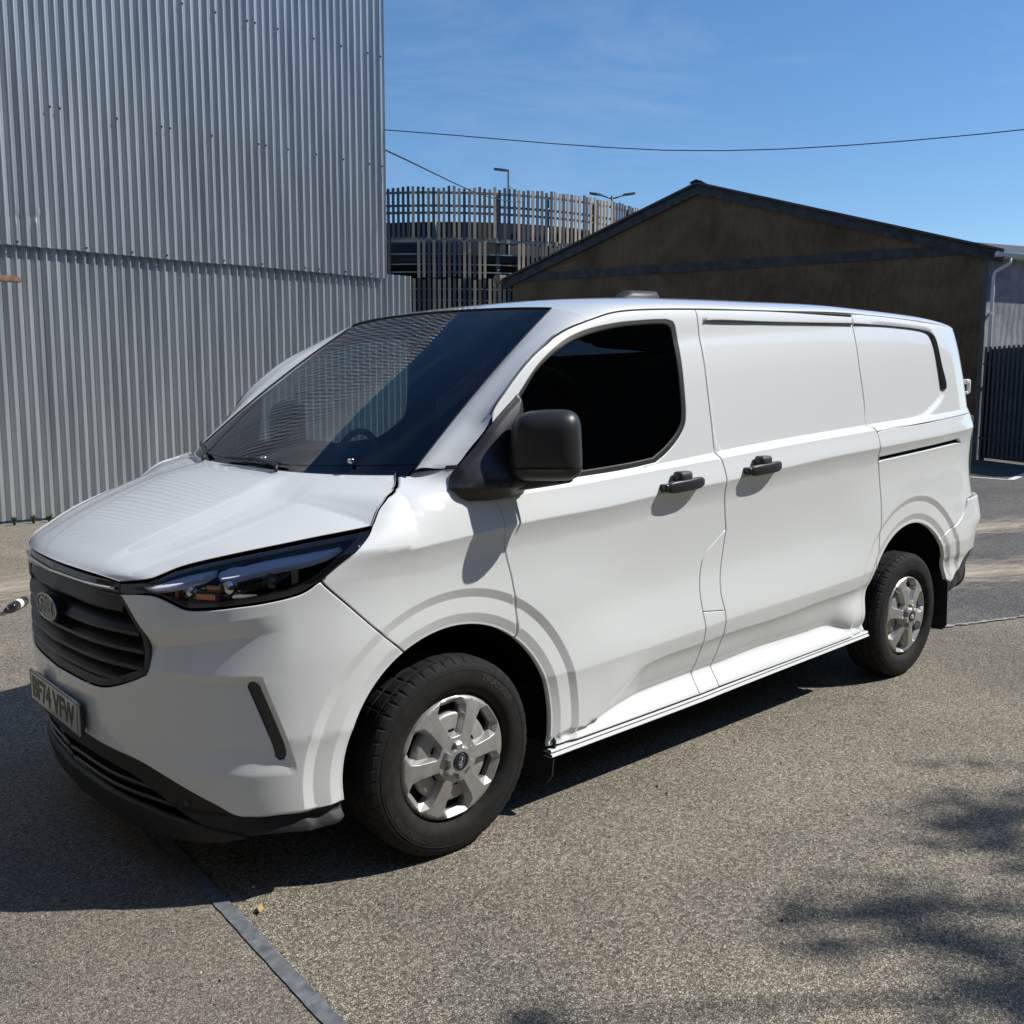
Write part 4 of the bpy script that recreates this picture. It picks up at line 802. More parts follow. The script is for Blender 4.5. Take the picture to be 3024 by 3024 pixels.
pl = obj('windscreen_pillar', *grid(60, 21, lambda a, b: pillar(a, b), False), 'paint', van); both(pl)
def wsurf(u, v):
    """u -1..1 across, v 0..1 from the base up"""
    u = np.asarray(u, float); v = np.asarray(v, float); u, v = np.broadcast_arrays(u, v); a = np.abs(u)
    tt = u*(-tcn); tx = np.stack([np.interp(tt, htt, H3[:, k]) for k in range(3)], -1)
    bx = WB[0]-.215*(1-a**2.3); by = .827*u; bz = WB[2]-.03*(1-a**2)
    x = bx+(tx[..., 0]-bx)*v; y = by+(tx[..., 1]-by)*v; z = bz+(tx[..., 2]-bz)*v
    bl = 4*v*(1-v)*.030*1.0; return np.stack([x-.3*bl, y+.25*bl*u, z+.5*bl], -1)
def wout(u, v): return wsurf(-np.asarray(u, float), v)      # same sheet, outward side up
def rect(u0, v0, u1, v1, r=0.0):
    if not r: return [[(u0, v0), (u1, v0)], [(u1, v0), (u1, v1)], [(u1, v1), (u0, v1)], [(u0, v1), (u0, v0)]]
    rv = r*1.5; return [[(u0+r, v0), (u1-r, v0)], [(u1-r, v0), (u1-.3*r, v0+.3*rv), (u1, v0+rv)], [(u1, v0+rv), (u1, v1-rv)], [(u1, v1-rv), (u1-.3*r, v1-.3*rv), (u1-r, v1)], [(u1-r, v1), (u0+r, v1)], [(u0+r, v1), (u0+.3*r, v1-.3*rv), (u0, v1-rv)], [(u0, v1-rv), (u0, v0+rv)], [(u0, v0+rv), (u0+.3*r, v0+.3*rv), (u0+r, v0)]]
ws = panel('windscreen', rect(-.992, -.06, .992, .995), wout, 'screen_glass', van, step=.035, gap=0, flange=False, off=-.002)
panel('screen_border', rect(-.995, -.08, .995, .997), wout, 'gloss_black', ws, holes=[rect(-.915, .115, .915, .965, .10)], step=.03, gap=0, off=-.007, flange=False)
sf = obj('screen_seal', *tube([wsurf(-1.0, v)+np.array([0, .0, -.003]) for v in np.linspace(0.0, 1, 20)], .006, 6), 'rubber', van); both(sf)
obj('screen_seal', *tube([wsurf(u, 1.0) for u in np.linspace(-1, 1, 24)], .005, 6), 'rubber', van)
cowl = obj('scuttle', *grid(24, 4, lambda a, b: wsurf(2*a-1, .03)*(1-b)+b*(bonnet(1.0, 1-2*a)+np.array([.0, 0, -.02]))+np.array([0, 0, -.028*math.sin(math.pi*min(1, b))]), True), 'plastic', van)
for sx in (-.35, .42):
    P = [wsurf(sx+t*.52, .022+.012*math.sin(t*3))+np.array([-.010, 0, .008]) for t in np.linspace(0, 1, 10)]; w = obj('wiper_blade', *tube(P, .006, 6), 'rubber', van)
    obj('wiper_arm', *tube([wsurf(sx, .0)+np.array([-.02, 0, .0]), wsurf(sx+.03, .012)+np.array([-.012, 0, .012]), P[5]+np.array([0, 0, .008])], .007, 6), 'plastic', w)
for u in (-.18, -.72): obj('washer_jet', *bbox(*(wsurf(u, .035)+np.array([-.01, 0, .012])), .016, .024, .018, .004), 'chrome', van)
wt = obj('wing_base_trim', *grid(16, 3, lambda a, b: side(-.032+a*.075, 1.287+.013*a**.8)+np.array([.006*b, -.002, .010*b]), False), 'plastic_grey', van, False); both(wt)
# drip rail: dark line between roof and doors
dr = obj('drip_rail', *tube([side(x, z+.001)+np.array([0, .006, 0]) for x, z in catmull([(2.563, 1.9115), (1.859, 1.8985)]+GUT, .05)], .004, 5), 'rubber', van); both(dr)
# ---- rear end
RZ = [.62, .8, 1.0, 1.2, 1.4, 1.6, 1.75, 1.86]; RX = [4.05, 4.05, 4.02, 4.005, 3.985, 3.94, 3.90, 3.86]
def rear(a, b):
    z = RZ[0]+(RZ[-1]-RZ[0])*b; x = float(np.interp(z, RZ, RX)); w = float(W(x-.01, z)); y = -w+2*w*a; return (x-.005+.045*(1-abs(2*a-1)**4), y, z)
rd = obj('rear_door', *grid(21, 24, rear, False), 'paint', van)
obj('rear_header', *grid(21, 6, lambda a, b: np.array(rear(a, 1.0))*(1-b)+b*roof(3.87+.08*(1-(2*a-1)**2), 2*a-1), False), 'paint', van)
hg = obj('door_hinge', *merge(bbox(3.945, -.842, 1.595, .05, .05, .030, .008), bbox(3.962, -.860, 1.565, .018, .018, .075, .005), bbox(3.945, -.846, 1.53, .04, .04, .018, .006)), 'white_upvc', van); both(hg)
tl = obj('tail_light', *bbox(3.975, -.815, 1.10, .08, .07, .60, .02), 'tail_red', van); both(tl)
te = obj('tail_light_trim', *bbox(3.975, -.862, 1.17, .07, .05, .46, .02), 'plastic', van); both(te)
# ---- front bumper
half = [[(-1.156, .936), (-1.145, .932), (-1.04, .834)], [(-1.04, .834), (-1.028, .815), (-1.025, .79), (-1.027, .725), (-1.04, .702)], [(-1.04, .702), (-1.1, .676), (-1.197, .642), (-1.268, .625), (-1.372, .618), (SCN, .618)]]
mir = lambda seg: [(2*SCN-a, b) for a, b in seg[::-1]]
LOWE = [(SCN, .432), (-1.432, .432), (-1.25, .425), (-1.07, .405), (-.825, .322), (-.768, .292), (-.718, .278), (-.619, .277), (-.42, .293)]
bup = (-.42, .293); bar = arc(ARF, ang(ARF, bup), ang(ARF, wa0)-2*math.pi if ang(ARF, bup) < 0 else ang(ARF, wa0), 16)
SLIT = [[(-.700, .690), (-.690, .703), (-.676, .703), (-.663, .688)], [(-.663, .688), (-.603, .49)], [(-.603, .49), (-.601, .467), (-.612, .457), (-.630, .470)], [(-.630, .470), (-.700, .690)]]
hs = [LOWE, bar, GAPW[::-1], HLB]+half
full = hs+[mir(s) for s in hs[::-1]]
fb = panel('front_bumper', full, bump_s, 'paint', van, step=.016, depth=.006, lines=RG[:8]+BL, holes=[SLIT, [mir(s) for s in SLIT[::-1]]], hgap=0.0)
for S_ in (SLIT, [mir(s) for s in SLIT[::-1]]): panel('bumper_slit', S_, bump_s, 'gloss_black', fb, step=.02, gap=-.002, off=-.010, lip=.004)
# lower black valance and lip
LB = [(-.425, .262), (-.428, .234), (-.658, .227), (-.79, .220), (-.90, .245), (-1.10, .335), (-1.25, .365), (SCN, .372)]
val = panel('bumper_valance', [LOWE, [(-.42, .293), (-.425, .262)], LB, mir(LB), [mir(LOWE)[0], mir(LB)[-1]][:1]+[(2*SCN+.425, .262)], mir(LOWE)], side, 'rubber', fb, step=.02, off=-.006, gap=.001)
lp = [(SCN, .262), (-1.30, .262), (-1.05, .25), (-.88, .238), (-.74, .2215)]; lq = [(-.74, .219), (-.88, .19), (-1.05, .17), (-1.3, .165), (SCN, .165)]
panel('bumper_lip', [lp, lq, mir(lq), mir(lp)], lambda s, z: side(s, z)+0.0, 'rubber', fb, step=.02, off=.004, gap=0)
panel('lower_intake', [[(SCN, .385), (-1.2, .375), (-.88, .26), (-.80, .225)], [(-.80, .225), (-1.05, .20), (SCN, .20)], mir([(-.80, .225), (-1.05, .20), (SCN, .20)]), mir([(SCN, .385), (-1.2, .375), (-.88, .26), (-.80, .225)])], side, 'dark', fb, step=.03, off=-.05, gap=0, flange=False)
for z in (.325, .285): obj('intake_bar', *merge(*[tube([side(s, z)*np.array([1, sg, 1])+np.array([.02, 0, 0]) for s in np.linspace(SCN, -.98, 14)], .008, 6) for sg in (1, -1)]), 'plastic', fb)
sn = obj('parking_sensor', *lathe_x([(-.004, 0), (-.004, .011), (.002, .012)], 14), 'plastic_grey', fb); P = side(-.93, .31); N_ = surf_normals(side, np.array([[-.93, .31]]))[0]; sn.location = tuple(P+N_*-.004); sn.rotation_euler = Vector(-N_).to_track_quat('X', 'Z').to_euler()
# ---- grille
gr = panel('grille', [[(-1.156, .936), (-1.145, .932), (-1.04, .834)]]+half[1:]+[mir(s) for s in half[::-1][:2]]+[mir([(-1.156, .936), (-1.145, .932), (-1.04, .834)]), [(2*SCN+1.156, .936), (SCN, .945), (-1.156, .936)]], side, 'dark', van, step=.02, off=-.055, gap=0, flange=False)
hl_in = [[(-1.165, .925), (-1.150, .915), (-1.065, .828)], [(-1.065, .828), (-1.053, .81), (-1.052, .73), (-1.066, .712)], [(-1.066, .712), (-1.11, .698), (-1.2, .664), (-1.27, .648), (-1.372, .641), (SCN, .641)]]
gfr = half+[mir(s) for s in half[::-1]]; gin = hl_in+[mir(s) for s in hl_in[::-1]]
panel('grille_frame', gfr[:3]+gfr[3:]+[[(2*SCN+1.156, .936), (SCN, .944), (-1.156, .936)]], side, 'plastic', gr, holes=[gin+[[(2*SCN+1.165, .925), (SCN, .933), (-1.165, .925)]]], step=.02, off=-.008, gap=.001, hgap=0, depth=.05)
def gbar(z0, z1, sl, proud, name='grille_bar', mat='plastic', tilt=.012):
    ss = np.linspace(sl, 2*SCN-sl, 61); V = []; F = []
    prof = [(-.045, z1), (proud-tilt, z1), (proud, z0+.008), (proud-.004, z0), (-.045, z0)] if name == 'grille_slab' else [(-.052, z0+.038), (proud-.010, z0+.017), (proud, z0+.012), (proud, z0+.001), (-.045, z0-.004)]
    U = np.stack([ss, np.full(61, (z0+z1)/2)], 1); N = surf_normals(side, U)
    for i, s in enumerate(ss):
        for d, z in prof: V.append(side(s, z)+np.array([N[i, 0], N[i, 1], 0])*d)
    n = len(prof)
    for i in range(60):
        for k in range(n-1): F.append((i*n+k, i*n+k+1, (i+1)*n+k+1, (i+1)*n+k))
    return obj(name, V, F, mat, gr, False)
gbar(.878, .930, -1.150, -.014, 'grille_slab')
for z0, z1, sl in ((.815, .850, -1.066), (.762, .797, -1.048), (.709, .744, -1.055), (.660, .692, -1.150)): gbar(z0, z1, sl, -.006)
# glossy strip under the bonnet lip
gs = panel('grille_strip', [[(-1.158, .972), (-1.3, .974), (SCN, .978)], mir([(-1.158, .972), (-1.3, .974), (SCN, .978)]), [(2*SCN+1.158, .972), (2*SCN+1.158, .938)], mir([(-1.158, .938), (-1.3, .94), (SCN, .946)]), [(SCN, .946), (-1.3, .94), (-1.158, .938)], [(-1.158, .938), (-1.158, .972)]], side, 'gloss_black', van, step=.02, off=-.003, gap=.001)
obj('strip_chrome', *tube([side(s, .951)+np.array([-.004, 0, 0]) for s in np.linspace(-1.17, 2*SCN+1.17, 50)], .0045, 6), 'chrome', gs)
# badge
bd = obj('badge', *prism([(-.968, .1135*math.cos(a), .828+.0455*math.sin(a)) for a in np.linspace(0, 2*math.pi, 48, endpoint=False)], [(-.935, .1135*math.cos(a), .828+.0455*math.sin(a)) for a in np.linspace(0, 2*math.pi, 48, endpoint=False)]), 'badge_field', van, False)
obj('badge_rim', *tube([(-.969, .1085*math.cos(a), .828+.0415*math.sin(a)) for a in np.linspace(0, 2*math.pi, 49)], .0018, 6, False), 'badge_silver', bd)
# script lettering, written as strokes (h across as read from the front, v up)
SCR = [[(-.078, .004), (-.083, -.004), (-.078, -.013), (-.068, -.010), (-.060, .002), (-.055, .014), (-.050, .022), (-.042, .027), (-.030, .026), (-.016, .024), (-.004, .028), (.000, .033)],
       [(-.066, .016), (-.072, .022), (-.070, .030), (-.058, .034), (-.042, .032)], [(-.042, .027), (-.046, .012), (-.052, -.006), (-.060, -.020), (-.070, -.024)], [(-.062, .004), (-.050, .007), (-.036, .008)],
       [(-.022, .006), (-.032, .004), (-.037, -.006), (-.033, -.016), (-.024, -.017), (-.017, -.009), (-.016, .000), (-.022, .006), (-.012, .006), (-.004, .008)],
       [(-.004, .008), (.002, .004), (.000, -.006), (-.004, -.017)], [(.000, -.004), (.006, .004), (.013, .008), (.018, .004)], [(.018, .006), (.014, -.008), (.017, -.016), (.024, -.012)],
       [(.048, .004), (.038, .008), (.029, .001), (.027, -.010), (.032, -.017), (.042, -.013), (.050, .000)], [(.064, .030), (.058, .012), (.050, -.008), (.052, -.017), (.060, -.014), (.068, -.004)]]
def script(parent, org, du, dv, sc, r, mat, name='lettering'):
    parts = []
    for st in SCR:
        P = [np.array(org)+np.array(du)*a*sc+np.array(dv)*b*sc for a, b in st]; P = catmull(P, .004*sc) if len(P) > 2 else P; parts.append(tube(P, r, 5))
    return obj(name, *merge(*parts), mat, parent)
script(bd, (-.9695, .004, .826), (0, -1, 0), (0, 0, 1), 1.05, .0019, 'badge_silver')
# ---- number plate
def text_mesh(body, size, bold=0.0):
    cu = bpy.data.curves.new('t', 'FONT'); cu.body = body; cu.size = size; cu.align_x = 'CENTER'; cu.align_y = 'CENTER'; cu.offset = bold; cu.resolution_u = 3
    ob = bpy.data.objects.new('t', cu); COL.objects.link(ob); dg = bpy.context.evaluated_depsgraph_get(); dg.update(); me = ob.evaluated_get(dg).to_mesh()
    V = [v.co.copy() for v in me.vertices]; F = [tuple(p.vertices) for p in me.polygons]; ob.evaluated_get(dg).to_mesh_clear(); bpy.data.objects.remove(ob); bpy.data.curves.remove(cu); return V, F
np_ = obj('number_plate', *bbox(-.962, 0, .500, .008, .524, .114, .003, 1), 'plate_white', van, False)
V, F = text_mesh('BF74 VFW', .112, .0035); xs_ = [v.x for v in V]; ys_ = [v.y for v in V]; kx = .455/(max(xs_)-min(xs_)); ky = .079/(max(ys_)-min(ys_)); mx_ = (max(xs_)+min(xs_))/2; my_ = (max(ys_)+min(ys_))/2
obj('plate_characters', [(-.9672, -(v.x-mx_)*kx, .500+(v.y-my_)*ky) for v in V], F, 'plate_black', np_, False)
b_ = .0025
obj('plate_border', *merge(*[box(-.9665, c[0], c[1], .0015, c[2], c[3]) for c in ((0, .552, .512, b_), (0, .448, .512, b_), (.2555, .5, b_, .106), (-.2555, .5, b_, .106))]), 'plate_black', np_, False)
obj('plate_holder', *bbox(-.950, 0, .494, .016, .50, .10, .004), 'plastic', np_)
# ---- headlamps
for far in (False, True):
    fm = (lambda o: (mirror_obj(o, hm), bpy.data.objects.remove(o))) if far else (lambda o: None)
    hm = empty('headlamp'); hm.parent = van
    H_ = [HLT, HLR, HLB]
    def add(o):
        if far: mirror_obj(o, hm, o.name.split('.')[0]); bpy.data.objects.remove(o)
    add(panel('lens', H_, side, 'lens', hm, step=.025, gap=.003, off=-.004, flange=False))
    add(panel('lamp_surround', H_, side, 'gloss_black', hm, step=.02, gap=.0065, off=-.003, lip=.003, depth=.03, holes=[[[(-1.10, .962), (-1.02, .975), (-.96, 1.010), (-.80, 1.062), (-.62, 1.095), (-.50, 1.110)], [(-.50, 1.110), (-.51, 1.02), (-.55, .985), (-.66, .960), (-.80, .940), (-.88, .940), (-.96, .952), (-1.10, .962)]]], hgap=0))
    add(panel('lamp_housing', H_, side, 'dark', hm, step=.04, gap=.01, off=-.06, flange=False))
    def tilt(z0, k):
        def f(s, z):
            P = side(s, z); t = z-(z0+k*(np.asarray(s, float)+.845)); P[..., 0] += .75*t; P[..., 1] += .75*t; return P
        return f
    add(panel('daytime_strip', [[(-.545, 1.098), (-.64, 1.083), (-.72, 1.066), (-.80, 1.040)], [(-.80, 1.040), (-.83, 1.036), (-.845, 1.025)], [(-.845, 1.025), (-.815, 1.012), (-.72, 1.034), (-.60, 1.058)], [(-.60, 1.058), (-.56, 1.075), (-.545, 1.098)]], tilt(1.012, .17), 'lamp_pale', hm, step=.02, gap=0, off=-.0065, lip=.002, depth=.02))
    add(panel('daytime_strip', [[(-.865, 1.028), (-.93, 1.012), (-1.00, .985), (-1.06, .972)], [(-1.06, .972), (-1.0, .973), (-.93, .990), (-.875, 1.010)], [(-.875, 1.010), (-.865, 1.028)]], tilt(1.012, .20), 'lamp_pale', hm, step=.02, gap=0, off=-.0065, lip=.002, depth=.02))
    N2 = surf_normals(side, np.array([[-.75, .98], [-.88, .97], [-.64, .99]]))
    for (s, z, r, n_, mt, dp) in ((-.76, .982, .030, N2[0], 'chrome', .030), (-.89, .968, .024, N2[1], 'chrome', .034), (-.64, 1.0, .028, N2[2], 'gloss_black', .03)):
        P = side(s, z)-n_*dp; o = obj('projector', *lathe_x([(-.03, r*1.3), (-.01, r*1.15), (0, r), (.008, r*.92), (.016, r*.6), (.019, 0)], 18), mt, hm)
        R_ = Vector(n_).to_track_quat('X', 'Z').to_matrix(); vv = np.array([R_ @ v.co for v in o.data.vertices])+P
        o.data.vertices.foreach_set('co', vv.ravel()); o.data.update(); add(o)
    for (s, z, w, h, mt) in ((-.985, .965, .05, .014, 'lamp_orange'), (-.93, .958, .012, .03, 'lamp_orange'), (-.825, .955, .06, .016, 'lamp_orange'), (-.70, .958, .07, .010, 'chrome'), (-.58, 1.01, .02, .05, 'gloss_black'), (-.815, .995, .05, .012, 'lamp_orange')):
        P = side(s, z); n_ = surf_normals(side, np.array([[s, z]]))[0]; tg = np.cross([0, 0, 1], n_); tg /= np.linalg.norm(tg)
        C_ = P-n_*.022; A = [C_+tg*a+np.array([0, 0, b]) for a, b in ((-w/2, -h/2), (w/2, -h/2), (w/2, h/2), (-w/2, h/2))]; add(obj('reflector', *prism(A, [q-n_*.015 for q in A]), mt, hm, False))
# ---- door handles
def handle(xc, zc, par):
    y = -float(W(xc, zc)); sl_ = .061
    L = .118; V = []; F = []; n = 22; m = 12
    for i in range(n+1):
        t = -1+2*i/n; e = (1-abs(t)**6)**.5; x = xc+L*t; z = zc+sl_*L*t; dy = .024+.009*(1-t*t); hh = .0235*e+.001; th = .012*e+.001
        for k in range(m):
            a = 2*math.pi*k/m; ca, sa = math.cos(a), math.sin(a); V.append((x, y-dy+th*math.copysign(abs(ca)**.6, ca), z+hh*math.copysign(abs(sa)**.6, sa)))
    for i in range(n):
        for k in range(m): k2 = (k+1) % m; F.append((i*m+k, i*m+k2, (i+1)*m+k2, (i+1)*m+k))
    F.append(tuple(range(m))); F.append(tuple(range(n*m+m-1, n*m-1, -1)))
    h = obj('door_handle', V, [f[::-1] for f in F], 'plastic', par)
    for t in (-.86, .80): obj('handle_mount', *bbox(xc+L*t, y-.012, zc+sl_*L*t, .045, .04, .030, .008), 'plastic', par)
    obj('lock_cover', *bbox(xc-.010, y-.018, zc+.032, .078, .050, .046, .018, 3), 'plastic_grey', par)
    return h
handle(1.118, 1.180, door); handle(1.66, 1.216, slide)
# ---- mirrors
MB = [[(-.005, 1.238), (.03, 1.295), (.10, 1.362), (.156, 1.423)], [(.156, 1.423), (.22, 1.478), (.300, 1.538)], [(.300, 1.538), (.318, 1.52), (.312, 1.36), (.325, 1.26)], [(.325, 1.26), (.29, 1.205), (.206, 1.192), (.10, 1.192), (.03, 1.205), (-.005, 1.238)]]
MBO = outline(MB, .008)
def msurf(s, z):
    P = side(s, z); d = sdist(MBO, np.stack([np.ravel(s), np.ravel(z)], 1)).reshape(np.shape(s)); e = sstep(.0, .05, -d)
    k = np.exp(-((np.asarray(z)-1.255)/.055)**2)*sstep(.0, .22, np.asarray(s, float))
    P[..., 1] -= .012+.012*sstep(-.004, .02, -d)+.012*e+.058*e*k; return P
for far in (False, True):
    mr = empty('door_mirror'); mr.parent = van
    def add(o):
        if far: mirror_obj(o, mr, o.name.split('.')[0]); bpy.data.objects.remove(o)
    add(panel('mirror_base', MB, msurf, 'plastic', mr, step=.012, gap=0, lip=.003, depth=.035, lines=[np.concatenate([q, q[:1]]) for q in (inset(MBO, e)[0] for e in (.011, .016, .022, .032, .044))]))
    # arm
    FO = np.array([.20, .09, 0]) if far else np.zeros(3)
    AP = [np.array(p)+FO*i/3 for i, p in enumerate(((.17, -.985, 1.243), (.225, -1.02, 1.25), (.305, -1.08, 1.262), (.355, -1.125, 1.272)))]
    def armf(a, b):
        i = a*3; j = min(int(i), 2); c = AP[j]+(AP[j+1]-AP[j])*(i-j); t = 2*math.pi*b; ca, sa = math.cos(t), math.sin(t)
        return c+np.array([.75, -.1, 0])*.050*math.copysign(abs(ca)**.6, ca)+np.array([0, 0, 1])*(.036-.006*a)*math.copysign(abs(sa)**.6, sa)
    add(obj('mirror_arm', *grid(14, 25, armf, True), 'plastic', mr))
    # head: rounded shell, swept back towards its outer edge
    hc = np.array([.300, -1.090, 1.370])+FO; q1 = np.array([.165, -.165, .006]); q1 /= np.linalg.norm(q1); q3 = np.array([0, 0, 1.0]); q2 = np.cross(q1, q3); q2 /= np.linalg.norm(q2)
    if q2[0] > 0: q2 = -q2                              # q2 points forward
    def headf(a, b):
        ph = -math.pi/2+math.pi*a; th = 2*math.pi*b; cp, sp = math.cos(ph), math.sin(ph); ct, st_ = math.cos(th), math.sin(th); pw = lambda v, e: math.copysign(abs(v)**e, v)
        u = pw(cp, .55)*pw(ct, .42); w = pw(cp, .55)*pw(st_, .42); d = pw(sp, .8)
        dd = .085*d if d > 0 else .045*d
        u2 = u*(1-.05*w) ; w2 = w*(1-.14*max(0, -u)**2) if w > 0 else w
        return hc+q1*.119*u2+q3*.118*w2+q2*dd
    add(obj('mirror_shell', *grid(25, 49, headf, True), 'plastic', mr))
    add(obj('mirror_lower_cover', *grid(13, 49, lambda a, b: hc+(headf(.15+.8*a, .5+.5*b)-hc)*np.array([1.035, 1.035, 1.0])*np.array([1, 1, 1]) if headf(.15+.8*a, .5+.5*b)[2] < 1.297 else np.array(list(hc+(headf(.15+.8*a, .5+.5*b)-hc)*1.035)[:2]+[min(1.297, headf(.15+.8*a, .5+.5*b)[2])]), True), 'plastic', mr))
    g0 = hc-q2*.048; A = [g0+q1*.10*pu+q3*.10*pv for pu, pv in ((-1, -.7), (-.9, -1), (.9, -1), (1, -.7), (1, .7), (.9, 1), (-.9, 1), (-1, .7))]
    add(obj('mirror_pane', *prism([p for p in A], [p-q2*.004 for p in A]), 'chrome', mr, False))
# ---- wheels
def wheel(x, y, sgn, steer=0.0, rot=0.0):
    w = empty('wheel', (x, y, .338)); w.parent = van
    R = .338; hw = .107; seg = 288
    prof = [(-hw*.45, .2195), (-hw*.88, .2215), (-hw, .255), (-hw*.99, .285), (-hw*.93, .312), (-hw*.86, .326), (-hw*.74, .3345), (-hw*.58, .337), (-hw*.56, .329), (-hw*.50, .329), (-hw*.48, .3375), (-hw*.14, .338), (-hw*.12, .330), (-hw*.04, .330), (-hw*.02, .338), (hw*.30, .338), (hw*.32, .330), (hw*.40, .330), (hw*.42, .3375), (hw*.74, .3345), (hw*.86, .326), (hw*.93, .312), (hw, .26), (hw*.9, .222), (hw*.62, .205)]
    V = []; F = []
    for i, (py, pr) in enumerate(prof):
        for k in range(seg):
            a = 2*math.pi*k/seg; r = pr
            if abs(py) > hw*.60 and pr > .320 and (k % 6) == (0 if py < 0 else 3): r -= .0045
            if abs(py) <= hw*.58 and pr > .335 and (k % 8) == 1: r -= .003
            V.append((r*math.cos(a), py*1.0, r*math.sin(a)))
    for i in range(len(prof)-1):
        for k in range(seg): k2 = (k+1) % seg; F.append((i*seg+k, i*seg+k2, (i+1)*seg+k2, (i+1)*seg+k))
    ty = obj('tyre', V, F, 'tyre', w, False)
    for i, p in enumerate(ty.data.polygons): p.use_smooth = (i//seg) in (0, 1, 2, 3, len(prof)-2, len(prof)-3)
    for rr in (.298, .262): obj('sidewall_bead', *tube([(rr*math.cos(a), -hw*1.0+(.0015 if rr < .28 else .0042), rr*math.sin(a)) for a in np.linspace(0, 2*math.pi, 97)], .0016, 5, False), 'tyre', ty)
    def bent(txt, size, rad, a_mid, mat='tyre_text'):
        V, F = text_mesh(txt, size, .0008); y0 = (-hw-.0006)
        return obj('sidewall_text', [((rad+v.y)*math.cos(a_mid-v.x/rad), y0+(.004*max(0, (rad+v.y-.275)/.03)), (rad+v.y)*math.sin(a_mid-v.x/rad)) for v in V], F, mat, ty, False)
    if sgn < 0:
        tx = (('TRIANGLE', .036, .279, math.radians(50)), ('CONNEX VAN  TV701', .026, .279, math.radians(218)), ('215/65R16C  109/107T', .018, .276, math.radians(-38))) if x < 1 else (('TRIANGLE', .036, .279, math.radians(20)), ('CONNEX VAN', .026, .279, math.radians(150)))
        for t_ in tx: bent(*t_)
    # wheel cover
    yf = -.092
    def cov(u, v):
        r = np.hypot(u, v); d = yf-.022*np.clip(1-(r/.215)**2, 0, 1)*1.0+.016*sstep(.205, .217, r)
        return np.stack([u, d, v], -1)
    poc = [(.082, -14), (.150, -20), (.180, -19.5), (.205, -12), (.205, 12), (.180, 19.5), (.150, 20), (.082, 14)]; pin = [(.090, -9), (.148, -16), (.172, -15.5), (.187, -10), (.187, 10), (.172, 15.5), (.148, 16), (.090, 9)]
    hol = []
    for k in range(6):
        a = math.radians(90+60*k)+rot; pp = [(r*math.cos(a+math.radians(t)), r*math.sin(a+math.radians(t))) for r, t in poc]; hol.append([[pp[i], pp[(i+1) % 8]] for i in range(8)])
    circ = [[(.217*math.cos(a), .217*math.sin(a)) for a in np.linspace(0, 2*math.pi, 49)[:-1]]]
    cv = panel('wheel_cover', circ, cov, 'hubcap', w, step=.010, lines=[np.array([(r*math.cos(a), r*math.sin(a)) for a in np.linspace(0, 2*math.pi, 130)]) for r in (.2068, .2095, .2115)], holes=hol, gap=0, hgap=.0005, lip=.003, depth=.003)
    for k in range(6):
        a = math.radians(90+60*k)+rot; A_ = np.array([(r*math.cos(a+math.radians(t)), r*math.sin(a+math.radians(t))) for r, t in poc]); B_ = np.array([(r*math.cos(a+math.radians(t)), r*math.sin(a+math.radians(t))) for r, t in pin]); Q0 = cov(A_[:, 0], A_[:, 1])+np.array([0, .0022, 0]); Q1 = np.stack([B_[:, 0], np.full(8, -.073), B_[:, 1]], 1); Q2 = Q1+np.array([0, .03, 0])
        obj('cover_pocket', list(Q0)+list(Q1)+list(Q2), [(i+8*j, (i+1) % 8+8*j, (i+1) % 8+8*j+8, i+8*j+8) for j in range(2) for i in range(8)], 'hubcap', cv, False)
    V = []; F = []
    for i, (r, d) in enumerate([(.0, -.086), (.06, -.086), (.10, -.084), (.142, -.080), (.150, -.077), (.154, -.066), (.154, -.04)]):
        for k in range(48): a = 2*math.pi*k/48; V.append((r*math.cos(a), d, r*math.sin(a)))
        if i:
            for k in range(48): k2 = (k+1) % 48; F.append(((i-1)*48+k, (i-1)*48+k2, i*48+k2, i*48+k))
    obj('cover_dish', V, F, 'hubcap_dish', cv)
    for k in range(6):
        a = math.radians(90+60*k)+rot; rr = .095; c, s = math.cos(a), math.sin(a)
        A = [(rr*c-s*t+c*e, -.0875, rr*s+c*t+s*e) for t, e in ((-.011, -.003), (.011, -.003), (.011, .003), (-.011, .003))]; obj('dish_slot', *prism(A, [(p[0], p[1]+.004, p[2]) for p in A]), 'dark', cv, False)
    V = []; F = []
    for i, d in enumerate((-.105, -.123, -.128)):
        for k in range(72):
            a = 2*math.pi*k/72; ph = ((a-rot-math.radians(90))*6/(2*math.pi)) % 1.0; kn = 1 if abs(ph-.5) > .22 else 0
            r = (.050 if kn else .066)-(0, .003, .008)[i]; V.append((r*math.cos(a+math.radians(30)), d, r*math.sin(a+math.radians(30))))
    for i in range(2):
        for k in range(72): k2 = (k+1) % 72; F.append((i*72+k, i*72+k2, (i+1)*72+k2, (i+1)*72+k))
    F.append(tuple(2*72+k for k in range(72)))
    hub = obj('hub_star', V, F, 'hubcap', cv, False)
    A = [(.030*math.cos(a), -.1275, .030*math.sin(a)) for a in np.linspace(0, 2*math.pi, 32, endpoint=False)]; cap = obj('centre_cap', *prism(A, [(p[0], -.1315, p[2]) for p in A]), 'badge_field', cv, False)
    if sgn < 0:
        ca = rot+math.radians(75 if x < 1 else 20); du = (math.cos(ca), 0, math.sin(ca)); dv = (-math.sin(ca), 0, math.cos(ca))
        script(cv, (0, -.132, 0), du, dv, .22, .0009, 'badge_silver')
        obj('badge_rim', *tube([tuple(np.array([0, -.132, 0])+np.array(du)*.0235*math.cos(a)+np.array(dv)*.011*math.sin(a)) for a in np.linspace(0, 2*math.pi, 33)], .0006, 5, False), 'badge_silver', cv)
    V = []; F = []
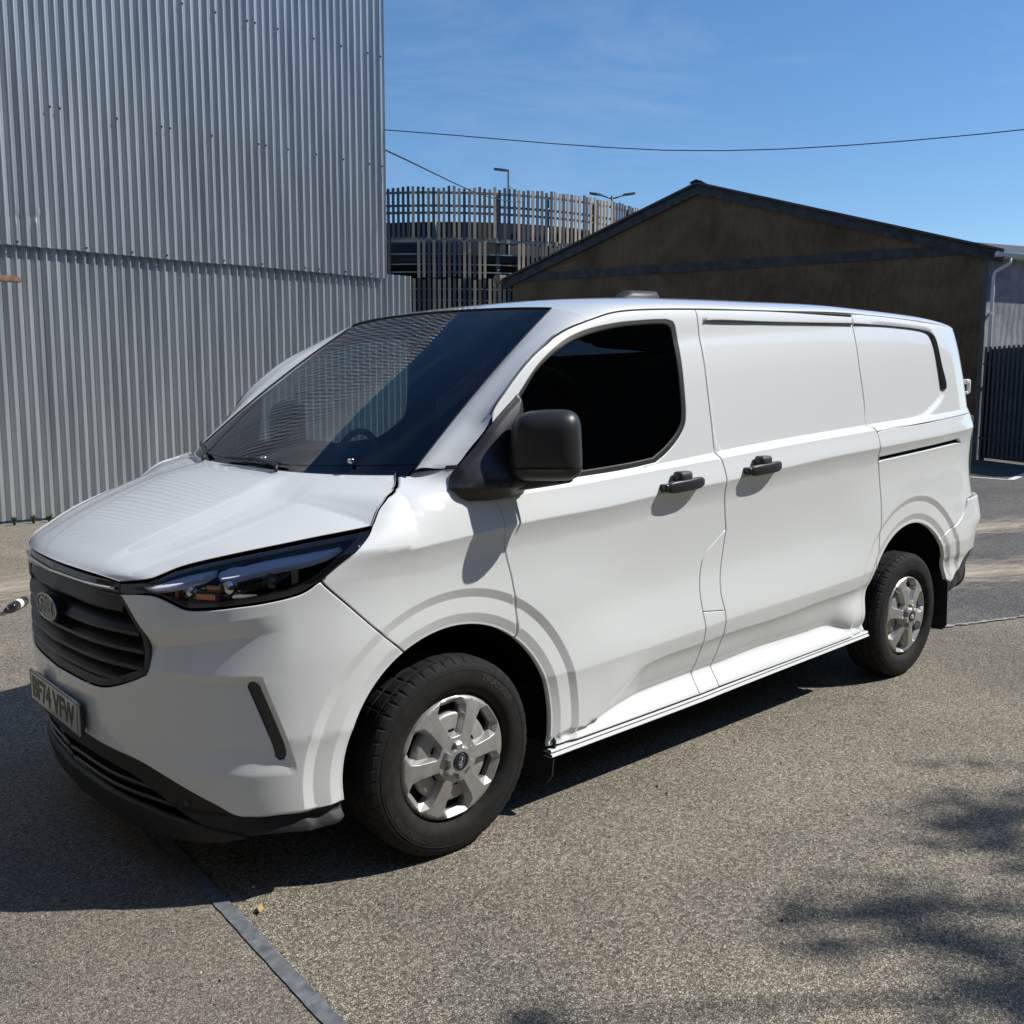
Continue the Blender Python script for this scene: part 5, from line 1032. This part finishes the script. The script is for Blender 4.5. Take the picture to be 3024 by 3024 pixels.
    for i, (d, r) in enumerate([(-.05, .205), (-.05, .03), (.05, .03)]):
        for k in range(32): a = 2*math.pi*k/32; V.append((r*math.cos(a), d, r*math.sin(a)))
        if i:
            for k in range(32): k2 = (k+1) % 32; F.append(((i-1)*32+k, (i-1)*32+k2, i*32+k2, i*32+k))
    obj('rim', V, F, 'dark', w)
    if sgn > 0: w.rotation_euler.z = math.pi
    return w
wheel(0, -.882, -1, rot=math.radians(4)); wheel(3.1, -.882, -1, rot=math.radians(-12)); wheel(0, .882, 1); wheel(3.1, .882, 1)
# ---- wheel housings, underside, mud flaps
def liner(c, R, y0, y1, z0):
    V = []; F = []; n = 32
    for i in range(n+1):
        a = math.pi*1.12*(1-i/n)-math.pi*.06
        for y in (y0, y1): V.append((c[0]+R*math.cos(a), y, c[1]+R*math.sin(a)))
    F = [(2*i, 2*i+1, 2*i+3, 2*i+2) for i in range(n)]; b = len(V); V += [(c[0], y1, c[1])]
    F += [(2*i+1, b, 2*i+3) for i in range(n)]
    o = obj('wheel_housing', V, F, 'dark', van); both(o)
liner((ARF[0], ARF[1]), .455, -.915, -.62, 0); liner((ARR[0], ARR[1]), .478, -.945, -.62, 0)
obj('underbody', *merge(box(1.55, 0, .34, 2.1, 1.72, .16), box(-.55, 0, .30, .36, 1.0, .12), box(3.78, 0, .46, .36, 1.5, .10), box(1.5, 0, .36, 4.2, 1.2, .10)), 'dark', van, False)
for nm, x, z0, z1, y0, y1, tilt in (('mud_flap', .478, .118, .33, -.972, -.76, .035), ('mud_flap', 3.605, .165, .50, -.965, -.74, -.01)):
    pts = [(y0, z1-.05), (y0-.004, z0+.03), (y0+.02, z0), (y1-.02, z0), (y1, z0+.03), (y1, z1), (y0+.04, z1)]
    A = [(x+tilt*(1-(z-z0)/(z1-z0))*-1.0, y, z) for y, z in pts]; o = obj(nm, *prism(A, [(p[0]+.006, p[1], p[2]) for p in A]), 'plastic', van, False); both(o)
obj('axle', *tube([(3.1, -.8, .338), (3.1, .8, .338)], .05, 10), 'dark', van)
# ---- cab interior
dash = obj('dashboard', *grid(20, 9, lambda a, b: np.array([[-.06, .05, .22, .36, .44, .47, .45, .42, .42][int(round(b*8))], -.86+1.72*a, [1.235, 1.262, 1.275, 1.268, 1.235, 1.16, 1.05, .9, .7][int(round(b*8))]+(.05*math.exp(-((-.86+1.72*a-.40)/.20)**2) if 2 <= int(round(b*8)) <= 4 else 0)]), True), 'interior', van)
for k in range(16): obj('dash_vent', *bbox(-.0+.02*(k % 2), -.52+.033*k, 1.258, .035, .016, .006, .002, 1), 'dark', dash) if k < 14 else None
sw = obj('steering_wheel', *tube([(.50+.10*math.sin(a)*.42, .40+.19*math.cos(a), 1.17+.185*math.sin(a)) for a in np.linspace(0, 2*math.pi, 41)], .015, 8, False), 'interior', van)
obj('steering_hub', *bbox(.50, .40, 1.17, .06, .17, .13, .025), 'interior', sw)
for sg in (-.42, .42):
    st = obj('seat', *bbox(1.10, sg, .98, .17, .48, .62, .06, 3), 'interior', van); obj('headrest', *bbox(1.12, sg, 1.42, .11, .26, .19, .045, 3), 'interior', st); obj('seat_cushion', *bbox(.85, sg, .72, .5, .5, .16, .05, 3), 'interior', st)
obj('bulkhead', *bbox(1.33, 0, 1.15, .03, 1.74, 1.46, .01), 'interior_grey', van); obj('cab_floor', *bbox(.5, 0, .46, 1.7, 1.7, .04, .01), 'dark', van)
obj('headlining', *grid(10, 14, lambda a, b: roof(.72+.62*a, -.86+1.72*b)+np.array([0, 0, -.035]), True), 'interior_grey', van)
obj('rear_view_stem', *bbox(.62, .0, 1.80, .05, .09, .09, .015), 'interior', van)
obj('firewall', *box(-.12, 0, .85, .02, 1.66, .75), 'dark', van, False); obj('engine_bay', *box(-.50, 0, .70, .6, 1.2, .4), 'dark', van, False)
# ---- roof beacon (black aerial pod)
def pod(a, b):
    x = 1.33+.30*a; h = .052*min(1, (a/.28))**.7*(1 if a < .93 else max(0, 1-(a-.93)/.07))**.5; w = .055*(math.sin(math.pi*min(max(a, .03), .97)))**.45; t = math.pi*b
    xx = x; zr = float(roof(x, -.62*1.0)[2]); return np.array([xx, -.43+w*math.cos(t), float(roof(x, -.5)[2])-.006+h*math.sin(t)**.7])
obj('roof_pod', *grid(22, 15, pod, False), 'plastic_grey', van)
